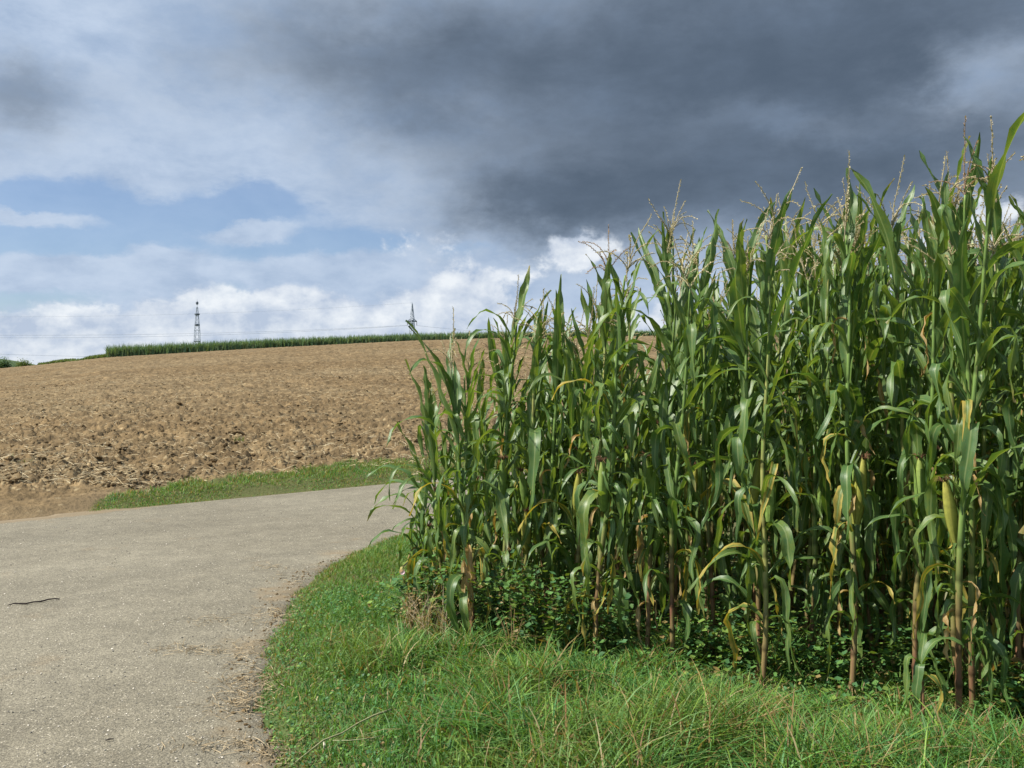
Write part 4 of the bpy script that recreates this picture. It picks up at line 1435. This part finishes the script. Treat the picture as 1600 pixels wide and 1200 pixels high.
def put_weed(px, py, h, spread, seed, label, dry=False):
    global R
    x, y = px_ground(px, py)
    root = empty('weed', (x, y, float(ground_z(x, y)) - 0.01))
    mb, lv, k = weed_mesh(seed, h, spread, dry)
    obj('stem', mb.mesh('stem', [M_DRY]), root)
    cols = weed_cols(k) if not dry else np.array([(0.34, 0.25, 0.13)]) * R.uniform(0.6, 1.2, (k, 1))
    f = obj('foliage', leaflets('foliage', lv[:, 0], lv[:, 1], np.maximum(lv[:, 2], 0.01), R.uniform(0.014, 0.052, k) * (0.5 if dry else 1.0), cols), root)
    tag(root, label, 'weed', 'weeds at the foot of the corn')
    return root


spots = [(650, 968, .30, .16, 'dark bindweed clump climbing the short corn at the crop tip'), (675, 985, .36, .18, 'dark weed clump behind the withered stems at the crop tip'),
         (706, 1000, .34, .16, 'weed clump between withered stems and the orange hanging leaf'), (762, 1008, .34, .18, 'bluish green weed clump beside the orange hanging leaf'),
         (795, 1015, .36, .20, 'broad leafy weed clump between orange leaf and rusty stalk'), (830, 1025, .38, .20, 'tall leafy weed bush before the rusty stalk'),
         (868, 1032, .36, .20, 'leafy weed bush beside the brown corn foot'), (900, 1030, .26, .16, 'small weed clump at the brown corn foot'),
         (965, 1022, .30, .18, 'weed clump between the brown stalk and the thick green stalk'), (1085, 1040, .28, .2, 'weed clump by the pale withered hanging leaf'),
         (1140, 1050, .24, .2, 'weed clump by the thin brown corn stalk'), (1235, 1062, .22, .18, 'weed clump halfway between thin brown and red stalks'),
         (1300, 1075, .22, .16, 'weed clump close to the red stalk foot'), (1400, 1080, .24, .2, 'weed clump in the dark gap behind the sprout'),
         (1460, 1085, .22, .18, 'weed clump just behind the young sprout'), (1575, 1130, .22, .16, 'weed clump by the fallen dry leaf')]
for i, (px, py, h, s, lab) in enumerate(spots):
    put_weed(px, py, h * 1.4, s * 1.25, 400 + i, lab)
for i, (px, py, lab) in enumerate(((645, 992, 'withered brown weed stems at the outermost tip of the crop'), (664, 1000, 'withered straw coloured weed in front of the bindweed clump'),
                                   (800, 1030, 'withered brown weed half hidden in the leafy clump'))):
    put_weed(px, py, 0.30, 0.10, 480 + i, lab, True)
# long dry stems hanging among them
k = 170
bx, by = [], []
for px, py, s in ((650, 990, 14), (668, 1002, 16), (700, 1002, 10)):
    q = np.stack([R.normal(px, s, k // 3), R.normal(py, 8, k // 3)], -1)
    d = F * (EYE - 0.04) / (q[:, 1] - 600)
    bx.append((q[:, 0] - 800) / F * d); by.append(d)
bx, by = np.concatenate(bx), np.concatenate(by); k = len(bx)
dc = np.array([(0.36, 0.29, 0.18), (0.26, 0.19, 0.11), (0.44, 0.37, 0.25)])[R.integers(3, size=k)] * R.uniform(0.7, 1.15, (k, 1))
tag(obj('dead_grass', blades('dead_grass', bx, by, ground_z(bx, by), R.uniform(0.10, 0.42, k), R.uniform(0.0012, 0.003, k), R.uniform(0.1, 1.1, k), dc)),
    'dead straw coloured grass stems standing at the crop tip', 'dead grass', kind='stuff')
# bindweed blossoms
def blossom(px, py, z):
    d = 6.0
    x = (px - 800) / F * d; zz = EYE - (py - 600) / F * d
    root = empty('bindweed_flower', (x, d, zz))
    mb = MB(); n = 10
    a = np.arange(n) * 2 * math.pi / n
    v = [(0, 0, 0)] + [(0.006 * math.cos(t), -0.010, 0.006 * math.sin(t)) for t in a] + [(0.017 * math.cos(t), -0.018, 0.017 * math.sin(t)) for t in a]
    mb.add(v, [(1 + i, 1 + (i + 1) % n, 1 + n + (i + 1) % n, 1 + n + i) for i in range(n)], [(0, 1 + (i + 1) % n, 1 + i) for i in range(n)], (0.72, 0.50, 0.60))
    obj('petals', mb.mesh('petals', [M_WEED]), root)
    mb = MB(); gz_ = float(ground_z(x, d)) - zz
    mb.tube([(0, 0, 0), (0.01, 0.02, gz_ * 0.5), (0.03, 0.05, gz_)], 0.0012, 4, (0.09, 0.12, 0.04))
    obj('stem', mb.mesh('stem', [M_DRY]), root)
    return root


tag(blossom(629, 893, 0), 'pale pink bindweed flower standing out over the short grass', 'flower', 'bindweed flowers')
tag(blossom(707, 907, 0), 'pale pink bindweed flower inside the weed clump under the corn', 'flower', 'bindweed flowers')

# small weeds on the ploughed field
for i, (px, py, lab) in enumerate(((372, 700, 'small green weed in front of the wide flat clod'), (20, 728, 'small green weed near the pale dirt at the road side'), (40, 742, 'grey green weed tuft in the field near the road side'))):
    x, y = at_field(px, py)
    root = empty('field_weed', (x, y, float(soil_height(x, y))))
    k = 40
    c = np.array([(0.12, 0.15, 0.04)]) * R.uniform(0.7, 1.3, (k, 1))
    b = blades('leaf_tuft', R.normal(0, 0.06, k), R.normal(0, 0.05, k), np.zeros(k), R.uniform(0.05, 0.16, k), R.uniform(0.005, 0.01, k), R.uniform(0.3, 1.4, k), c)
    obj('leaf_tuft', b, root)
    tag(root, lab, 'weed', 'weeds in the ploughed field')

# ------------------------------------------------------------------ far crop along the skyline
def far_plants(name, x, y, h, cols, per=9):
    k = len(x)
    X_ = np.repeat(x, per) + R.normal(0, 0.12, k * per); Y_ = np.repeat(y, per) + R.normal(0, 0.12, k * per)
    H_ = np.repeat(h, per) * R.uniform(0.45, 1.0, k * per)
    Z_ = land(X_, Y_) + H_ * R.uniform(0.0, 0.25, k * per)
    c = np.repeat(cols, per, 0) * R.uniform(0.7, 1.3, (k * per, 1))
    return blades(name, X_, Y_, Z_, H_, R.uniform(0.05, 0.10, k * per), R.uniform(0.05, 0.45, k * per), c, M_WEED, 2)


k = 9000
u = R.uniform(-0.436, 0.30, k)
y = 222 + np.interp(u, [-0.44, -0.1, 0.3], [0, 10, 16]) + 7 * R.uniform(size=k) ** 1.4
x = u * y
hgt = np.interp(u, [-0.44, -0.2, -0.05, 0.1], [2.9, 2.3, 2.0, 1.8])
c = np.array([(0.130, 0.220, 0.105), (0.095, 0.175, 0.090), (0.180, 0.250, 0.120)])[R.integers(3, size=k)]  # greens shifted towards blue, distance haze painted into the leaf colour
tag(obj('far_corn_crop', far_plants('far_corn_crop', x, y, hgt * R.uniform(0.70, 1.18, k), c)), 'far strip of green corn along the top of the hill', 'corn crop', kind='stuff')
k = 2600
u = R.uniform(-0.51, -0.435, k); y = 228 + 8 * R.uniform(size=k); x = u * y
c = np.array([(0.13, 0.20, 0.06), (0.17, 0.21, 0.08)])[R.integers(2, size=k)]
tag(obj('rank_grass', far_plants('rank_grass', x, y, np.interp(u, [-0.51, -0.47, -0.435], [0.9, 0.85, 1.1]) * (0.3 + 1.2 * fbm(x * 0.25, y * 0, 3)), c, 5)),
    'rank green grass along the skyline beside the far corn', 'grass', kind='stuff')

# hill and bushes at the far edge of the field
nx, ny = 60, 30
hx = np.linspace(-1, 1, nx); hy = np.linspace(-1, 1, ny)
gx, gy = np.meshgrid(hx, hy)
prof = np.clip(1 - np.abs(gx) ** 2.6, 0, 1) * np.clip(1 - gy ** 2, 0, 1) ** 0.6
wx = -266 + gx * 36; wy = 430 + gy * 60
wz = land(wx, wy) - 2 + prof * 12.5 + (fbm(wx * 0.12, wy * 0.12, 3) - 0.5) * 0.8 * prof
mh, t, out = material('wooded hill')
pn = noise(t, position(t), 0.35, 6, 0.65)
t.links.new(principled(t, mixc(t, pn.step(0.3, 0.7), (0.060, 0.100, 0.045), (0.115, 0.145, 0.065)), 0.95, 0.1, bump(t, pn, 1.0, 1.0)).outputs[0], out.inputs[0])
tag(obj('hill', mesh_np('hill', np.stack([wx, wy, wz], -1).reshape(-1, 3), grid_quads(ny, nx), None, [mh])), kind='structure')


def bush(px, py_top, py_base, d, w, label, col, seed):
    x = (px - 800) / F * d; zb = EYE - (py_base - 600) / F * d; h = (py_base - py_top) / F * d
    root = empty('bush', (x, d, zb - 0.5))
    r = np.random.default_rng(seed)
    k = 2600
    cl = r.normal(size=(26, 3)); cl /= np.linalg.norm(cl, axis=1)[:, None]; cl = cl * 0.6 * r.uniform(0.4, 1, (26, 1))
    q = cl[r.integers(26, size=k)] + r.normal(0, 0.26, (k, 3))
    q[:, 2] = np.abs(q[:, 2])
    p = q * np.array([w / 2, w / 2, h]) + (0, 0, 0.5)
    c = np.array([col]) * r.uniform(0.6, 1.4, (k, 1))
    obj('foliage', leaflets('foliage', p[:, 0], p[:, 1], p[:, 2], r.uniform(0.2, 0.42, k), c), root)
    mb = MB()
    for j in range(4):
        a = j * 1.6; mb.tube([(0.1 * math.cos(a), 0.1 * math.sin(a), 0), (w * .2 * math.cos(a), w * .2 * math.sin(a), h * 0.6)], [0.1, 0.04], 5, (0.10, 0.08, 0.05))
    obj('stem', mb.mesh('stem', [M_DRY]), root)
    tag(root, label, 'bush', 'bushes at the far field edge')


bush(5, 558, 578, 240, 4.4, 'dark round bush standing at the far edge of the field', (0.075, 0.140, 0.070), 1)
bush(38, 561, 576, 245, 5.2, 'lighter green bush right of the dark bush on the skyline', (0.11, 0.16, 0.055), 2)
bush(66, 568, 575, 250, 3.0, 'low bush between the lighter bush and the rank grass', (0.09, 0.14, 0.05), 3)

# ------------------------------------------------------------------ mast, pylon and wires far behind the hill
def lattice(mb_leg, mb_br, z0, z1, w0, w1, nb, t, c):
    out = []
    for i in range(nb + 1):
        f = i / nb; w = w0 + (w1 - w0) * f; z = z0 + (z1 - z0) * f
        out.append([np.array((sx * w / 2, sy * w / 2, z)) for sx, sy in ((-1, -1), (1, -1), (1, 1), (-1, 1))])
    for j in range(4):
        mb_leg[j].bar(out[0][j], out[-1][j], t, c)
    for i in range(nb):
        for j in range(4):
            a, b = out[i], out[i + 1]; k2 = (j + 1) % 4
            mb_br.bar(a[j], b[k2], t * 0.42, c) if i % 2 else mb_br.bar(a[k2], b[j], t * 0.42, c)
            (mb_br.bar(b[j], b[k2], t * 0.5, c) if i % 3 == 2 else None)


GREY = (0.36, 0.40, 0.46); DGREY = (0.11, 0.13, 0.16)
d = 560.0
s = d / F
xm = (308 - 800) * s
zb = float(land(xm, d))
ztop = EYE + (600 - 470) * s
mast = empty('radio_mast', (xm, d, zb))
legs = [MB() for _ in range(4)]; br = MB()
Ht = EYE + (600 - 480) * s - zb
lattice(legs, br, 0, Ht * 0.55, 8.2 * s, 6.6 * s, 9, 0.26, GREY)
lattice(legs, br, Ht * 0.55, Ht, 6.6 * s, 1.6 * s, 9, 0.22, GREY)
for m in legs: obj('leg', m.mesh('leg', [M_STEEL], False), mast)
obj('bracing', br.mesh('bracing', [M_STEEL], False), mast)


def drum(z, r, h, n=12):
    mb = MB(); mb.tube([(0, 0, z - h / 2), (0, 0, z - h * 0.25), (0, 0, z + h * 0.25), (0, 0, z + h / 2)], [r * 0.55, r, r, r * 0.5], n, DGREY)
    return mb


for py in (491, 507.5):
    obj('platform', drum(EYE + (600 - py) * s - zb, 4.0 * s, 3.4 * s).mesh('platform', [M_STEEL], False), mast)
obj('antenna_drum', drum(EYE + (600 - 473.5) * s - zb, 2.0 * s, 5.0 * s).mesh('antenna_drum', [M_STEEL], False), mast)
mb = MB(); mb.tube([(0, 0, Ht - 0.5), (0, 0, ztop - zb + 3 * s)], [0.16, 0.08], 6, GREY)
obj('aerial', mb.mesh('aerial', [M_STEEL], False), mast)
mb = MB()
for a, b in (((-1, -1), (1, -1)), ((1, -1), (1, 1)), ((1, 1), (-1, 1)), ((-1, 1), (-1, -1))):
    zz = EYE + (600 - 533.5) * s - zb; w = 7.6 * s / 2
    mb.bar((a[0] * w, a[1] * w, zz), (b[0] * w, b[1] * w, zz), 0.4, DGREY)
obj('ring_beam', mb.mesh('ring_beam', [M_STEEL], False), mast)
tag(mast, 'slender lattice radio mast with dark drums rising behind the far corn', 'radio mast')

d2 = 540.0
s = d2 / F
xp = (644 - 800) * s
zb2 = float(land(xp, d2))
pyl = empty('pylon', (xp, d2, zb2), math.radians(28))
Hp = EYE + (600 - 473) * s - zb2
def zz(py): return EYE + (600 - py) * s - zb2
legs = [MB() for _ in range(4)]; br = MB()
lattice(legs, br, 0, zz(519), 10.5 * s, 6.2 * s, 2, 0.34, GREY)
lattice(legs, br, zz(519), zz(496), 6.2 * s, 4.6 * s, 5, 0.32, GREY)
lattice(legs, br, zz(496), zz(474), 4.4 * s, 0.8 * s, 6, 0.28, GREY)
for m in legs: obj('leg', m.mesh('leg', [M_STEEL], False), pyl)
obj('bracing', br.mesh('bracing', [M_STEEL], False), pyl)
mb = MB(); W = 8.0 * s
for sy in (-1, 1):
    mb.bar((-W, 0, zz(502)), (0, sy * 1.1, zz(500.8)), 0.30, DGREY); mb.bar((W, 0, zz(502)), (0, sy * 1.1, zz(500.8)), 0.30, DGREY)
mb.bar((-W, 0, zz(502)), (W, 0, zz(502)), 0.42, DGREY)
mb.bar((-W, 0, zz(502)), (-1, 0, zz(498)), 0.26, DGREY); mb.bar((W, 0, zz(502)), (1, 0, zz(498)), 0.26, DGREY)
obj('cross_arm', mb.mesh('cross_arm', [M_STEEL], False), pyl)
tips = []
for sx in (-W, W * 0.97, -W * 0.4):
    mb = MB(); mb.tube([(sx, 0, zz(502)), (sx, 0, zz(508.5))], 0.16, 6, (0.12, 0.11, 0.10))
    obj('insulator', mb.mesh('insulator', [M_STEEL], False), pyl)
    a = math.radians(28)
    tips.append(np.array((xp + sx * math.cos(a), d2 + sx * math.sin(a), zb2 + zz(508.5))))
mb = MB(); mb.tube([(0, 0, zz(476)), (0, 0, zz(471.5))], [0.2, 0.08], 5, GREY)
obj('peak', mb.mesh('peak', [M_STEEL], False), pyl)
tag(pyl, 'lattice power pylon with a slanting cross arm behind the far corn', 'pylon')
peak = np.array((xp, d2, zb2 + zz(473)))


def wire(a, b, sag, label, rad=0.055):
    f = np.linspace(0, 1, 40)[:, None]
    p = a + (b - a) * f; p[:, 2] -= sag * 4 * (f * (1 - f))[:, 0]
    mb = MB(); mb.tube(p, rad, 4, (0.26, 0.29, 0.34))
    o = obj('power_line', mb.mesh('power_line', [M_STEEL], False))
    tag(o, label, 'power line', 'wires strung from the pylon')


def far_pt(px, py, d): return np.array(((px - 800) / F * d, d, EYE + (600 - py) / F * d))


wire(tips[0], far_pt(-160, 522, 470), 2.5, 'wire from the outer arm end of the pylon passing behind the mast')
wire(tips[2], far_pt(-160, 526, 474), 3.0, 'second wire from the pylon, a little below the outer one')
wire(peak, far_pt(-160, 494, 470), 3.0, 'topmost thin wire running from the pylon peak past the mast', 0.03)
wire(tips[1], far_pt(1150, 547, 640), 1.5, 'wire from the pylon descending behind the near corn')
wire(far_pt(-120, 549, 380), far_pt(420, 560, 420), 0.8, 'lowest wire sagging over the far bushes at the field edge', 0.045)
